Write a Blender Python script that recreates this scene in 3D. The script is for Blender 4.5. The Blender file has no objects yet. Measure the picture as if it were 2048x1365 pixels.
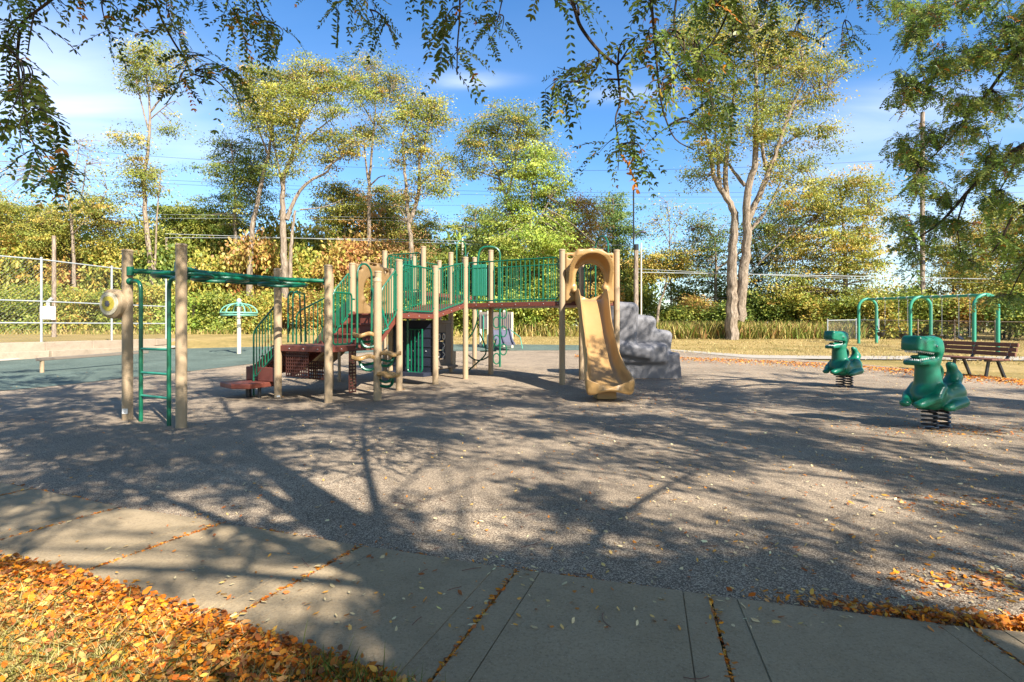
import bpy, math, random
import numpy as np
from mathutils import Vector, Matrix
S = bpy.context.scene
COL = S.collection
random.seed(5)
rng = np.random.default_rng(7)
R = math.radians
# ------------------------------------------------------------------ measures
F, H, YH = 1100.0, 1.3, 652.0          # survey of the place: eye height 1.3 m
def G(y):                              # the ground rises gently towards the thicket
    t = y - 14.0
    return 0.026 * (t + np.sqrt(t * t + 9.0)) / 2 if not isinstance(y, (int, float)) else 0.026 * (t + math.sqrt(t * t + 9.0)) / 2
def gp(px, py):                        # a surveyed spot on the ground
    d = 10.0
    for _ in range(60):
        d = 0.5 * d + 0.5 * F * (H - G(d)) / max(py - YH, 1e-3)
    return ((px - 1024) * d / F, d)
def wp(px, py, d):
    return Vector(((px - 1024) * d / F, d, H - (py - YH) * d / F))
def lin(c):
    out = []
    for v in c[:3]:
        v = v / 255.0
        out.append(v / 12.92 if v <= 0.04045 else ((v + 0.055) / 1.055) ** 2.4)
    return out
# ------------------------------------------------------------------ tagging
def tag(o, label=None, cat=None, group=None, kind=None):
    if label: o['label'] = label
    if cat: o['category'] = cat
    if group: o['group'] = group
    if kind: o['kind'] = kind
    return o
def empty(name, loc, label, cat, group=None, rz=0.0):
    o = bpy.data.objects.new(name, None); COL.objects.link(o)
    o.location = loc; o.rotation_euler.z = rz; o.empty_display_size = 0.2
    return tag(o, label, cat, group)
def world(o):
    M_ = Matrix.Translation(o.location) @ o.rotation_euler.to_matrix().to_4x4()
    return world(o.parent) @ o.matrix_parent_inverse @ M_ if o.parent else M_
def place(o, parent):
    """parent keeps the world position of the child's mesh"""
    if parent is not None:
        o.parent = parent
        o.matrix_parent_inverse = world(parent).inverted()
    return o
# ------------------------------------------------------------------ mesh building
class MB:
    def __init__(s): s.v = []; s.f = []; s.m = []
    def add(s, vs, fs, m=0):
        b = len(s.v); s.v.extend([tuple(p) for p in vs])
        for f in fs: s.f.append([b + i for i in f]); s.m.append(m)
    def box(s, c, size, rz=0.0, M=None, m=0):
        x, y, z = size[0] / 2, size[1] / 2, size[2] / 2
        vs = [Vector((a, b, d)) for d in (-z, z) for a, b in ((-x, -y), (x, -y), (x, y), (-x, y))]
        Rm = M if M is not None else Matrix.Rotation(rz, 3, 'Z')
        c = Vector(c)
        s.add([Rm @ p + c for p in vs], [(3, 2, 1, 0), (4, 5, 6, 7), (0, 1, 5, 4), (1, 2, 6, 5), (2, 3, 7, 6), (3, 0, 4, 7)], m)
    def beam(s, a, b, w, h, m=0, sdir=None):
        a = Vector(a); b = Vector(b); d = (b - a); L = d.length; d.normalize()
        up = Vector((0, 0, 1)) if abs(d.z) < 0.95 else Vector((0, 1, 0))
        sd = up.cross(d).normalized() if sdir is None else Vector(sdir).normalized(); up = d.cross(sd)
        M = Matrix((d, sd, up)).transposed()
        s.box((a + b) / 2, (L, w, h), M=M, m=m)
    def tube(s, pts, r, n=8, m=0, caps=True, closed=False):
        P = [Vector(p) for p in pts]; k = len(P)
        if k < 2: return
        rr = r if isinstance(r, (list, tuple)) else [r] * k
        prev = None; rings = []
        for i in range(k):
            if closed: t = P[(i + 1) % k] - P[i - 1]
            else: t = P[min(i + 1, k - 1)] - P[max(i - 1, 0)]
            if t.length < 1e-9: t = Vector((0, 0, 1))
            t.normalize()
            if prev is None:
                a = Vector((0, 0, 1)) if abs(t.z) < 0.9 else Vector((1, 0, 0))
                nrm = (a - t * a.dot(t)).normalized()
            else:
                nrm = prev - t * prev.dot(t)
                if nrm.length < 1e-6: nrm = t.orthogonal()
                nrm.normalize()
            prev = nrm; bn = t.cross(nrm)
            rings.append([P[i] + (nrm * math.cos(2 * math.pi * j / n) + bn * math.sin(2 * math.pi * j / n)) * rr[i] for j in range(n)])
        vs = [p for ring in rings for p in ring]; fs = []
        for i in range(k if closed else k - 1):
            i2 = (i + 1) % k
            for j in range(n):
                j2 = (j + 1) % n
                fs.append((i * n + j, i * n + j2, i2 * n + j2, i2 * n + j))
        if caps and not closed:
            fs.append(tuple(reversed(range(n)))); fs.append(tuple(range((k - 1) * n, k * n)))
        s.add(vs, fs, m)
    def lathe(s, prof, c=(0, 0, 0), n=20, m=0, M=None):
        vs = []; fs = []; k = len(prof); c = Vector(c)
        for r, z in prof:
            for j in range(n):
                p = Vector((r * math.cos(2 * math.pi * j / n), r * math.sin(2 * math.pi * j / n), z))
                vs.append((M @ p if M is not None else p) + c)
        for i in range(k - 1):
            for j in range(n):
                j2 = (j + 1) % n
                fs.append((i * n + j, i * n + j2, (i + 1) * n + j2, (i + 1) * n + j))
        fs.append(tuple(reversed(range(n)))); fs.append(tuple(range((k - 1) * n, k * n)))
        s.add(vs, fs, m)
    def prism(s, poly, z0, z1, m=0):
        n = len(poly)
        vs = [(p[0], p[1], z0) for p in poly] + [(p[0], p[1], z1) for p in poly]
        a = sum(poly[i][0] * poly[(i + 1) % n][1] - poly[(i + 1) % n][0] * poly[i][1] for i in range(n))
        fs = [tuple(reversed(range(n))), tuple(range(n, 2 * n))] + [(i, (i + 1) % n, n + (i + 1) % n, n + i) for i in range(n)]
        if a < 0: fs = [tuple(reversed(f)) for f in fs]
        s.add(vs, fs, m)
    def sphere(s, c, r, n=12, m=0, sc=(1, 1, 1)):
        k = max(4, n // 2); prof = [(max(1e-4, r * math.sin(math.pi * i / k)), -r * math.cos(math.pi * i / k)) for i in range(k + 1)]
        M = Matrix.Diagonal(Vector(sc))
        s.lathe(prof, c, n, m, M)
    def build(s, name, mats, parent=None, smooth=True, angle=40, bevel=0.0):
        me = bpy.data.meshes.new(name); me.from_pydata(s.v, [], s.f); me.update()
        mats = mats if isinstance(mats, (list, tuple)) else [mats]
        for mm in mats: me.materials.append(mm)
        if len(mats) > 1: me.polygons.foreach_set('material_index', s.m)
        if smooth:
            me.polygons.foreach_set('use_smooth', [True] * len(me.polygons))
            try: me.set_sharp_from_angle(angle=R(angle))
            except Exception: pass
        o = bpy.data.objects.new(name, me); COL.objects.link(o)
        if bevel > 0:
            b = o.modifiers.new('bevel', 'BEVEL'); b.width = bevel; b.segments = 2; b.limit_method = 'ANGLE'; b.angle_limit = R(40)
        return place(o, parent)
def np_mesh(name, V, Fc, mat, parent=None, colors=None, smooth=False):
    """V Nx3; Fc Mxk faces of one size"""
    me = bpy.data.meshes.new(name)
    V = np.asarray(V, dtype=np.float32); Fc = np.asarray(Fc, dtype=np.int32)
    k = Fc.shape[1]
    me.vertices.add(len(V)); me.vertices.foreach_set('co', V.ravel())
    me.loops.add(Fc.size); me.loops.foreach_set('vertex_index', Fc.ravel())
    me.polygons.add(len(Fc)); me.polygons.foreach_set('loop_start', np.arange(0, Fc.size, k, dtype=np.int32))
    try: me.polygons.foreach_set('loop_total', np.full(len(Fc), k, dtype=np.int32))
    except Exception: pass
    if smooth: me.polygons.foreach_set('use_smooth', np.ones(len(Fc), dtype=bool))
    me.update(calc_edges=True); me.validate()
    if colors is not None:
        ca = me.color_attributes.new('Col', 'FLOAT_COLOR', 'POINT')
        c4 = np.ones((len(V), 4), dtype=np.float32); c4[:, :3] = colors
        ca.data.foreach_set('color', c4.ravel())
    mats = mat if isinstance(mat, (list, tuple)) else [mat]
    for mm in mats: me.materials.append(mm)
    o = bpy.data.objects.new(name, me); COL.objects.link(o)
    return place(o, parent)
def nrm(a): return a / np.maximum(np.linalg.norm(a, axis=-1, keepdims=True), 1e-9)
def rvec(n): return nrm(rng.normal(size=(n, 3)))
class Leaves:
    """flat leaf blades gathered into one mesh; hexagonal outline, a little folded"""
    def __init__(s): s.c = []; s.d = []; s.n = []; s.L = []; s.W = []; s.k = []
    def add(s, c, d, n, L, W, col):
        c = np.atleast_2d(c); m = len(c)
        s.c.append(c); s.d.append(np.broadcast_to(np.atleast_2d(d), (m, 3))); s.n.append(np.broadcast_to(np.atleast_2d(n), (m, 3)))
        s.L.append(np.broadcast_to(np.asarray(L, float).ravel(), (m,))); s.W.append(np.broadcast_to(np.asarray(W, float).ravel(), (m,)))
        s.k.append(np.broadcast_to(np.atleast_2d(col), (m, 3)))
    def build(s, name, mat, parent=None, six=True, curl=0.12):
        c = np.concatenate(s.c); d = nrm(np.concatenate(s.d)); n0 = np.concatenate(s.n)
        L = np.concatenate(s.L)[:, None]; W = np.concatenate(s.W)[:, None]; k = np.concatenate(s.k)
        sd = nrm(np.cross(n0, d)); n = np.cross(d, sd)
        if six:
            vs = [c, c + d * L * .3 + sd * W * .5 - n * L * curl * .5, c + d * L * .7 + sd * W * .42 - n * L * curl * .6, c + d * L - n * L * curl,
                  c + d * L * .7 - sd * W * .42 - n * L * curl * .6, c + d * L * .3 - sd * W * .5 - n * L * curl * .5]
        else:
            vs = [c, c + d * L * .5 + sd * W * .5, c + d * L - n * L * curl, c + d * L * .5 - sd * W * .5]
        m = len(vs); V = np.stack(vs, 1).reshape(-1, 3)
        Fc = np.arange(len(c) * m).reshape(-1, m)
        return np_mesh(name, V, Fc, mat, parent, np.repeat(k, m, axis=0))
def pal(cols, n, jit=0.18, w=None):
    A = np.array([lin(c) for c in cols]); p = None if w is None else np.array(w) / sum(w)
    i = rng.choice(len(A), n, p=p)
    return np.clip(A[i] * (1 + rng.normal(size=(n, 1)) * jit), 0.002, 0.9)
# ------------------------------------------------------------------ smooth solids from distance fields
def surface_nets(fn, lo, hi, h):
    xs = [np.arange(lo[i] - h, hi[i] + 2 * h, h) for i in range(3)]
    X, Y, Z = np.meshgrid(*xs, indexing='ij'); D = fn(X, Y, Z); nx, ny, nz = D.shape
    ins = D < 0
    acc = np.zeros((nx - 1, ny - 1, nz - 1, 3)); cnt = np.zeros((nx - 1, ny - 1, nz - 1))
    offs = [(a, b, c) for a in (0, 1) for b in (0, 1) for c in (0, 1)]
    def cut(o): return D[o[0]:nx - 1 + o[0], o[1]:ny - 1 + o[1], o[2]:nz - 1 + o[2]]
    for a in offs:
        for ax in range(3):
            if a[ax] == 1: continue
            b = list(a); b[ax] = 1
            da, db = cut(a), cut(b); ch = (da < 0) != (db < 0)
            t = np.where(ch, da / np.where(ch, da - db, 1), 0)
            for q in range(3):
                acc[..., q] += np.where(ch, a[q] + (t if q == ax else 0), 0)
            cnt += ch
    act = cnt > 0; idx = -np.ones(act.shape, dtype=np.int64); idx[act] = np.arange(act.sum())
    I = np.argwhere(act); V = (I + acc[act] / cnt[act][:, None]) * h + np.array([x[0] for x in xs])
    Fs = []
    for ax in range(3):
        o1, o2 = [(1, 2), (2, 0), (0, 1)][ax]
        sl0 = [slice(None)] * 3; sl1 = [slice(None)] * 3
        sl0[ax] = slice(0, -1); sl1[ax] = slice(1, None)
        ch = ins[tuple(sl0)] != ins[tuple(sl1)]
        E = np.argwhere(ch)
        E = E[(E[:, o1] > 0) & (E[:, o2] > 0) & (E[:, o1] < D.shape[o1] - 1) & (E[:, o2] < D.shape[o2] - 1)]
        fl = ins[tuple(E.T)]
        def g(a, b):
            q = E.copy(); q[:, o1] -= a; q[:, o2] -= b
            return idx[tuple(q.T)]
        quad = np.stack([g(1, 1), g(0, 1), g(0, 0), g(1, 0)], 1)
        quad[~fl] = quad[~fl][:, ::-1]
        Fs.append(quad)
    return V, np.concatenate(Fs)
def s_ell(c, r):
    def f(X, Y, Z):
        a = np.sqrt(((X - c[0]) / r[0]) ** 2 + ((Y - c[1]) / r[1]) ** 2 + ((Z - c[2]) / r[2]) ** 2)
        return (a - 1) * min(r)
    return f
def s_cap(a, b, ra, rb):
    a = np.array(a, float); b = np.array(b, float); ab = b - a; L2 = (ab ** 2).sum()
    def f(X, Y, Z):
        t = np.clip(((X - a[0]) * ab[0] + (Y - a[1]) * ab[1] + (Z - a[2]) * ab[2]) / L2, 0, 1)
        return np.sqrt((X - a[0] - t * ab[0]) ** 2 + (Y - a[1] - t * ab[1]) ** 2 + (Z - a[2] - t * ab[2]) ** 2) - (ra + (rb - ra) * t)
    return f
def s_box(c, hs, r, rot=None):
    c = np.array(c, float)
    def f(X, Y, Z):
        x, y, z = X - c[0], Y - c[1], Z - c[2]
        if rot is not None:
            a, ax = rot; ca, sa = math.cos(a), math.sin(a)
            if ax == 'y': x, z = ca * x - sa * z, sa * x + ca * z
            if ax == 'z': x, y = ca * x + sa * y, -sa * x + ca * y
        qx, qy, qz = np.abs(x) - hs[0] + r, np.abs(y) - hs[1] + r, np.abs(z) - hs[2] + r
        return np.sqrt(np.maximum(qx, 0) ** 2 + np.maximum(qy, 0) ** 2 + np.maximum(qz, 0) ** 2) + np.minimum(np.maximum(qx, np.maximum(qy, qz)), 0) - r
    return f
def su(a, b, k):
    h = np.clip(0.5 + 0.5 * (b - a) / k, 0, 1)
    return b + (a - b) * h - k * h * (1 - h)
def sdiff(a, b, k): return -su(-a, b, k)
# ------------------------------------------------------------------ materials
class NT:
    def __init__(s, name):
        s.mat = bpy.data.materials.new(name); s.mat.use_nodes = True; s.t = s.mat.node_tree
        s.t.nodes.clear(); s.out = s.n('ShaderNodeOutputMaterial')
    def n(s, typ, **kw):
        x = s.t.nodes.new(typ)
        for k, v in kw.items(): setattr(x, k, v)
        return x
    def l(s, a, b): s.t.links.new(a, b)
    def noise(s, scale, detail=4, rough=0.6, vec=None, dist=0.0):
        x = s.n('ShaderNodeTexNoise'); x.inputs['Scale'].default_value = scale; x.inputs['Detail'].default_value = detail
        x.inputs['Roughness'].default_value = rough; x.inputs['Distortion'].default_value = dist
        s.l(vec if vec is not None else s.co(), x.inputs['Vector']); return x.outputs[0]
    def co(s):
        if not hasattr(s, '_co'): s._co = s.n('ShaderNodeTexCoord').outputs['Object']
        return s._co
    def ramp(s, fac, stops):
        x = s.n('ShaderNodeValToRGB'); e = x.color_ramp.elements
        while len(e) < len(stops): e.new(0.5)
        for i, (p, c) in enumerate(stops):
            e[i].position = p; e[i].color = (*(c if isinstance(c, (list, tuple)) else (c, c, c)), 1)
        s.l(fac, x.inputs[0]); return x.outputs[0]
    def mix(s, fac, a, b, mode='MIX'):
        x = s.n('ShaderNodeMix', data_type='RGBA', blend_type=mode)
        for sock, v in ((x.inputs[0], fac), (x.inputs[6], a), (x.inputs[7], b)):
            if hasattr(v, 'links'): s.l(v, sock)
            elif isinstance(v, (int, float)): sock.default_value = v if sock == x.inputs[0] else (v, v, v, 1)
            else: sock.default_value = (*v, 1)
        return x.outputs[2]
    def bsdf(s, col, rough=0.6, spec=0.4, metal=0.0, bump=None, bd=0.01, coat=0.0, bs=1.0):
        p = s.n('ShaderNodeBsdfPrincipled')
        if hasattr(col, 'links'): s.l(col, p.inputs['Base Color'])
        else: p.inputs['Base Color'].default_value = (*col, 1)
        if hasattr(rough, 'links'): s.l(rough, p.inputs['Roughness'])
        else: p.inputs['Roughness'].default_value = rough
        p.inputs['Specular IOR Level'].default_value = spec; p.inputs['Metallic'].default_value = metal
        p.inputs['Coat Weight'].default_value = coat; p.inputs['Coat Roughness'].default_value = 0.08
        if bump is not None:
            b = s.n('ShaderNodeBump'); b.inputs['Distance'].default_value = bd; b.inputs['Strength'].default_value = bs
            s.l(bump, b.inputs['Height']); s.l(b.outputs[0], p.inputs['Normal'])
        s.l(p.outputs[0], s.out.inputs[0]); return p
def m_paint(name, rgb, rough=0.4, spec=0.4, var=0.12, coat=0.0, scale=6.0, bd=0.0006):
    t = NT(name); c = lin(rgb)
    n = t.noise(scale, 5, .65); n2 = t.noise(scale * 12, 3, .6)
    col = t.mix(n, [v * (1 - var) for v in c], [min(1, v * (1 + var) + .004) for v in c])
    col = t.mix(t.ramp(n2, [(.45, 0.0), (.8, .25)]), col, [v * .7 + .03 for v in c])
    rg = t.ramp(n, [(.3, max(.05, rough - .08)), (.7, min(1, rough + .12))])
    t.bsdf(col, rg, spec, 0, n2, bd, coat); return t.mat
def m_leaf(name, trans=0.35, rough=0.5, spec=0.3):
    t = NT(name); a = t.n('ShaderNodeVertexColor'); a.layer_name = 'Col'
    p = t.n('ShaderNodeBsdfPrincipled'); t.l(a.outputs[0], p.inputs['Base Color'])
    p.inputs['Roughness'].default_value = rough; p.inputs['Specular IOR Level'].default_value = spec
    tr = t.n('ShaderNodeBsdfTranslucent'); t.l(a.outputs[0], tr.inputs[0])
    mx = t.n('ShaderNodeMixShader'); mx.inputs[0].default_value = trans
    t.l(p.outputs[0], mx.inputs[1]); t.l(tr.outputs[0], mx.inputs[2]); t.l(mx.outputs[0], t.out.inputs[0])
    return t.mat
def m_bark(name, rgb, rgb2, sc=9):
    t = NT(name); mp = t.n('ShaderNodeMapping'); mp.inputs['Scale'].default_value = (1, 1, .18); t.l(t.co(), mp.inputs[0])
    n = t.noise(sc, 6, .7, mp.outputs[0], .6); n2 = t.noise(1.1, 3, .6)
    col = t.mix(t.ramp(n, [(.4, 0.0), (.6, 1.0)]), lin(rgb2), lin(rgb))
    col = t.mix(t.ramp(n2, [(.4, 0.0), (.75, .5)]), col, [v * .6 for v in lin(rgb)])
    t.bsdf(col, .9, .15, 0, n, .03); return t.mat
def m_rubber(name, stops, grain=150, tint=None, big=(.7, 1.2)):
    t = NT(name)
    v = t.n('ShaderNodeTexVoronoi'); v.inputs['Scale'].default_value = grain; t.l(t.co(), v.inputs['Vector'])
    sp = t.n('ShaderNodeSeparateColor'); t.l(v.outputs['Color'], sp.inputs[0])
    col = t.ramp(sp.outputs[0], stops)
    n = t.noise(.55, 5, .65); n2 = t.noise(3.5, 5, .7)
    col = t.mix(1.0, col, t.ramp(n, [(.3, big[0]), (.7, big[1])]), 'MULTIPLY')
    col = t.mix(1.0, col, t.ramp(n2, [(.3, .86), (.7, 1.1)]), 'MULTIPLY')
    t.bsdf(col, .85, .25, 0, v.outputs['Distance'], .004, bs=.45); return t.mat
M = {}
M['rubber'] = m_rubber('rubber_granule', [(0.0, lin((94, 80, 65))), (.4, lin((126, 109, 89))), (.75, lin((154, 135, 111))), (1.0, lin((212, 190, 158)))], 230)
M['apron'] = m_rubber('rubber_granule_coarse', [(0.0, lin((92, 78, 63))), (.35, lin((126, 109, 89))), (.7, lin((158, 138, 114))), (1.0, lin((216, 194, 162)))], 180)
M['teal'] = m_rubber('rubber_teal', [(0.0, lin((62, 74, 66))), (.6, lin((88, 102, 90))), (1.0, lin((124, 132, 116)))], 120)
M['tan'] = m_paint('tan_plastic', (162, 126, 76), .42, .4, .12, .1, 3)
M['post'] = m_paint('tan_powder_coat', (164, 140, 108), .5, .35, .1)
M['green'] = m_paint('green_powder_coat', (0, 92, 62), .36, .45, .14, .1)
M['greenl'] = m_paint('faded_green_coat', (52, 138, 108), .42, .4, .12)
M['dino'] = m_paint('green_moulded_plastic', (0, 102, 74), .34, .45, .22, .1, 5)
M['deck'] = m_paint('red_brown_vinyl', (106, 54, 40), .5, .35, .14)
M['deckedge'] = m_paint('orange_brown_vinyl', (140, 66, 36), .48, .35, .12)
M['brown'] = m_paint('brown_slide_plastic', (132, 104, 64), .42, .4, .12)
M['deckdark'] = m_paint('dark_red_brown_vinyl', (74, 38, 28), .55, .3, .14)
M['navy'] = m_paint('navy_panel', (42, 46, 58), .5, .3, .12)
M['grey'] = m_paint('taupe_panel', (118, 106, 92), .6, .25, .12)
M['slate'] = m_paint('slate_plastic', (92, 90, 100), .5, .35, .1)
M['white'] = m_paint('white_plastic', (226, 224, 214), .4, .4, .05)
M['yellow'] = m_paint('yellow_plastic', (196, 176, 62), .45, .35, .06)
M['black'] = m_paint('black_steel', (26, 26, 28), .35, .5, .2)
M['dome'] = m_paint('pale_green_coat', (112, 168, 142), .45, .4, .1)
M['steel'] = m_paint('galvanised_steel', (158, 160, 156), .45, .5, .1)
M['wire'] = m_paint('dull_galvanised_wire', (88, 86, 78), .5, .4, .1)
M['cream'] = m_paint('cream_coat', (214, 200, 168), .5, .3, .06)
M['benchw'] = m_paint('brown_bench_plank', (118, 80, 64), .6, .25, .14)
M['polewood'] = m_bark('weathered_pole', (170, 152, 132), (110, 92, 74), 14)
M['bark'] = m_bark('grey_brown_bark', (164, 146, 124), (96, 82, 66), 14)
M['barkd'] = m_bark('dark_bark', (86, 72, 58), (46, 38, 30), 12)
M['leaf'] = m_leaf('leaf', .35)
M['leafn'] = m_leaf('leaflet', .38, .42, .35)
M['litter'] = m_leaf('fallen_leaf', .15, .6, .25)
M['blade'] = m_leaf('grass_blade', .25, .6, .2)
def m_rock():
    t = NT('grey_moulded_rock'); n = t.noise(2, 4, .5); n2 = t.noise(34, 4, .6)
    col = t.mix(n, lin((110, 107, 107)), lin((120, 117, 116))); col = t.mix(t.ramp(n2, [(.5, 0.0), (.75, .2)]), col, lin((96, 94, 96)))
    t.bsdf(col, .6, .35, 0, n2, .002); return t.mat
M['rock'] = m_rock()
def m_concrete(name, a, b, st):
    t = NT(name); n = t.noise(1.3, 8, .75); n2 = t.noise(70, 5, .75); n3 = t.noise(4.5, 8, .8, dist=.6)
    col = t.mix(t.ramp(n, [(.3, 0.0), (.7, 1.0)]), lin(a), lin(b))
    col = t.mix(t.ramp(n3, [(.5, 0.0), (.72, .55)]), col, lin(st))
    col = t.mix(t.ramp(n2, [(.48, 0.0), (.68, .6)]), col, [v * .52 for v in lin(a)])
    sp = t.n('ShaderNodeTexVoronoi'); sp.inputs['Scale'].default_value = 85; t.l(t.co(), sp.inputs['Vector'])
    col = t.mix(t.ramp(sp.outputs['Distance'], [(.08, .55), (.2, 0.0)]), col, lin((196, 184, 164)))
    t.bsdf(col, .85, .25, 0, n2, .004); return t.mat
M['walk'] = m_concrete('path_concrete', (150, 130, 99), (174, 152, 119), (126, 108, 82))
M['kerb'] = m_concrete('wall_concrete', (150, 132, 110), (170, 152, 128), (104, 86, 68))
M['pale'] = m_concrete('pale_concrete', (156, 146, 130), (172, 161, 143), (134, 124, 108))
def m_ground():
    t = NT('dry_grass_ground'); n = t.noise(.35, 6, .7); n2 = t.noise(5, 6, .75); n3 = t.noise(40, 3, .7)
    col = t.ramp(n, [(.3, lin((96, 98, 48))), (.5, lin((158, 136, 82))), (.7, lin((186, 160, 108)))])
    col = t.mix(t.ramp(n2, [(.4, 0.0), (.7, .6)]), col, lin((112, 98, 58)))
    col = t.mix(t.ramp(n3, [(.45, 0.0), (.7, .5)]), col, lin((176, 140, 92)))
    t.bsdf(col, .95, .1, 0, n3, .03); return t.mat
M['ground'] = m_ground()
def m_soil():
    t = NT('lawn_soil'); n = t.noise(9, 6, .7)
    t.bsdf(t.mix(n, lin((88, 74, 42)), lin((140, 118, 62))), .95, .1, 0, n, .02); return t.mat
M['soil'] = m_soil()
# ------------------------------------------------------------------ ground, path, surfaces
def sheet(name, near, far, off, mat, nl=None, nm=14, wob=0.0, off2=None):
    """sheet following the ground between two surveyed polylines (world xy)"""
    def res(pl, k):
        P = np.array(pl, float); s = np.r_[0, np.cumsum(np.linalg.norm(np.diff(P, axis=0), axis=1))]
        t = np.linspace(0, s[-1], k); return np.c_[np.interp(t, s, P[:, 0]), np.interp(t, s, P[:, 1])]
    k = nl or 40; A = res(near, k); B = res(far, k)
    if wob: A[:, 1] += rng.normal(size=k) * wob; B[:, 1] += rng.normal(size=k) * wob
    T = np.linspace(0, 1, nm)[:, None, None]; P = (A[None] * (1 - T) + B[None] * T).reshape(-1, 2)
    V = np.c_[P, G(P[:, 1]) + off + np.repeat(np.linspace(0, (off2 or off) - off, nm), k)]
    i = np.arange(nm - 1)[:, None] * k + np.arange(k - 1)[None]; i = i.ravel()
    Fc = np.stack([i, i + 1, i + 1 + k, i + k], 1)
    o = np_mesh(name, V, Fc, mat, None, None, True); return tag(o, kind='structure')
ys = np.r_[-30, -12, np.arange(-6, 60, 1.5), 75, 100, 150, 250, 500, 1000]
xs = np.r_[-1000, -400, -150, -80, np.arange(-60, 61, 6), 80, 150, 400, 1000]
GX, GY = np.meshgrid(xs, ys); gz = np.where(GY > 60, G(60.0), G(GY)) - 0.03
k = len(xs); i = (np.arange(len(ys) - 1)[:, None] * k + np.arange(k - 1)[None]).ravel()
tag(np_mesh('ground', np.c_[GX.ravel(), GY.ravel(), gz.ravel()], np.stack([i, i + 1, i + 1 + k, i + k], 1), M['ground'], None, None, True), kind='structure')
# inner edge of the curved path and its radial joints
inner = [(-9.2, 5.75), (-7.6, 5.5), (-6.2, 5.15), (-4.9, 4.75), (-3.75, 4.3), (-2.75, 3.86), (-1.885, 3.56), (-.87, 3.19), (.029, 2.87), (.933, 2.6), (1.93, 2.32), (2.9, 2.12), (3.95, 1.98), (5.0, 1.9), (6.1, 1.88), (7.2, 1.9)]
def joint_dir(x): a = np.interp(x, [-9, -2.3, -1, 0, .9, 1.9, 7], [-.5, -.44, -.42, -.33, -.22, -.02, .1]); return np.array([math.sin(a * 1.05), -math.cos(a * 1.05)])
def WID(x): return float(np.interp(x, [-9, -1.3, -.2, 8], [.89, .9, 1.07, 1.07]))
rub_near = [(x, y - .02) for x, y in inner]
rub_far = [gp(-900, 735), gp(-300, 728), gp(0, 712), gp(530, 697), gp(900, 695), gp(1150, 698), gp(1350, 702), gp(1640, 722), gp(1830, 738), gp(2048, 760), gp(2300, 784), gp(2600, 812)]
sheet('rubber_surface', rub_near, rub_far, 0.0, M['rubber'], 60, 40)
# lighter coarse strip along the path
ap_far = [(-9.2, 5.95), (-6.8, 5.8), (-4.6, 5.25), (-3.9, 5.0), (-3.0, 5.08), (-2.4, 5.15), (-1.7, 4.95), (-.9, 4.4), (0.2, 3.95), (1.2, 3.6), (2.4, 3.25), (4.2, 2.9), (7.2, 2.7)]
teal_near = [gp(-900, 800), gp(-300, 792), gp(0, 783), gp(120, 772), gp(240, 758), gp(400, 741), gp(530, 725), gp(600, 713), gp(760, 704), gp(1000, 702), gp(1160, 701)]
teal_far = [gp(-900, 735), gp(-300, 730), gp(0, 724), gp(120, 712), gp(240, 702), gp(400, 697), gp(530, 694), gp(600, 692), gp(760, 690), gp(1000, 689), gp(1160, 691)]
sheet('rubber_apron', rub_near, ap_far, 0.004, M['apron'], 60, 8, .02)
sheet('rubber_patch', teal_near, teal_far, 0.008, M['teal'], 50, 16)
sheet('concrete_path', [gp(-900, 741), gp(-300, 732), gp(0, 723.6), gp(120, 711.6), gp(240, 701.6), gp(330, 699)], [(-23, 9.9), (-19.4, 15.2), (-17.0, 19.6), (-16.2, 23.2), (-15.4, 25.4), (-14.6, 26.2)], 0.012, M['pale'], 30, 6, off2=.17)
sheet('footpath', [gp(1335, 701), gp(1500, 717), gp(1640, 719), gp(1830, 720), gp(2300, 724)], [gp(1335, 699), gp(1500, 711), gp(1640, 712.5), gp(1830, 713), gp(2300, 716)], 0.012, M['pale'], 30, 4)
# path slabs with tooled edges and open joints
def slab(b, a0, a1, d0, d1):
    a0 = np.array(a0); a1 = np.array(a1); L = np.linalg.norm(a1 - a0)
    def quad(f0, f1, top):
        p = [a0 + (a1 - a0) * f0, a0 + (a1 - a0) * f1]; w0, w1 = WID(a0[0]), WID(a1[0]); WW = [w0 * (1 - f0) + w1 * f0, w0 * (1 - f1) + w1 * f1]; dd = [d0 * (1 - f0) + d1 * f0, d0 * (1 - f1) + d1 * f1]
        b.prism([p[0], p[1], p[1] + dd[1] * WW[1], p[0] + dd[0] * WW[0]], -.08, top)
    g = .007 / L; e = .12 / L; w = .0028 / L
    dz = random.uniform(-.003, .003); quad(g, e - w, .026 + dz); quad(e + w, 1 - e - w, .028 + dz); quad(1 - e + w, 1 - g, .026 + dz); quad(e - w, e + w, .0235); quad(1 - e - w, 1 - e + w, .0235)
wb = MB()
for q in range(len(inner) - 1): slab(wb, inner[q], inner[q + 1], joint_dir(inner[q][0]), joint_dir(inner[q + 1][0]))
tag(wb.build('sidewalk', M['walk'], smooth=False), kind='structure')
lawn_far = [tuple(np.array(p) + joint_dir(p[0]) * (WID(p[0]) - .01)) for p in inner]
sheet('lawn', [(p[0] - 1.5, p[1] - 5.5) for p in lawn_far], lawn_far, 0.012, M['soil'], 60, 20)
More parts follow.
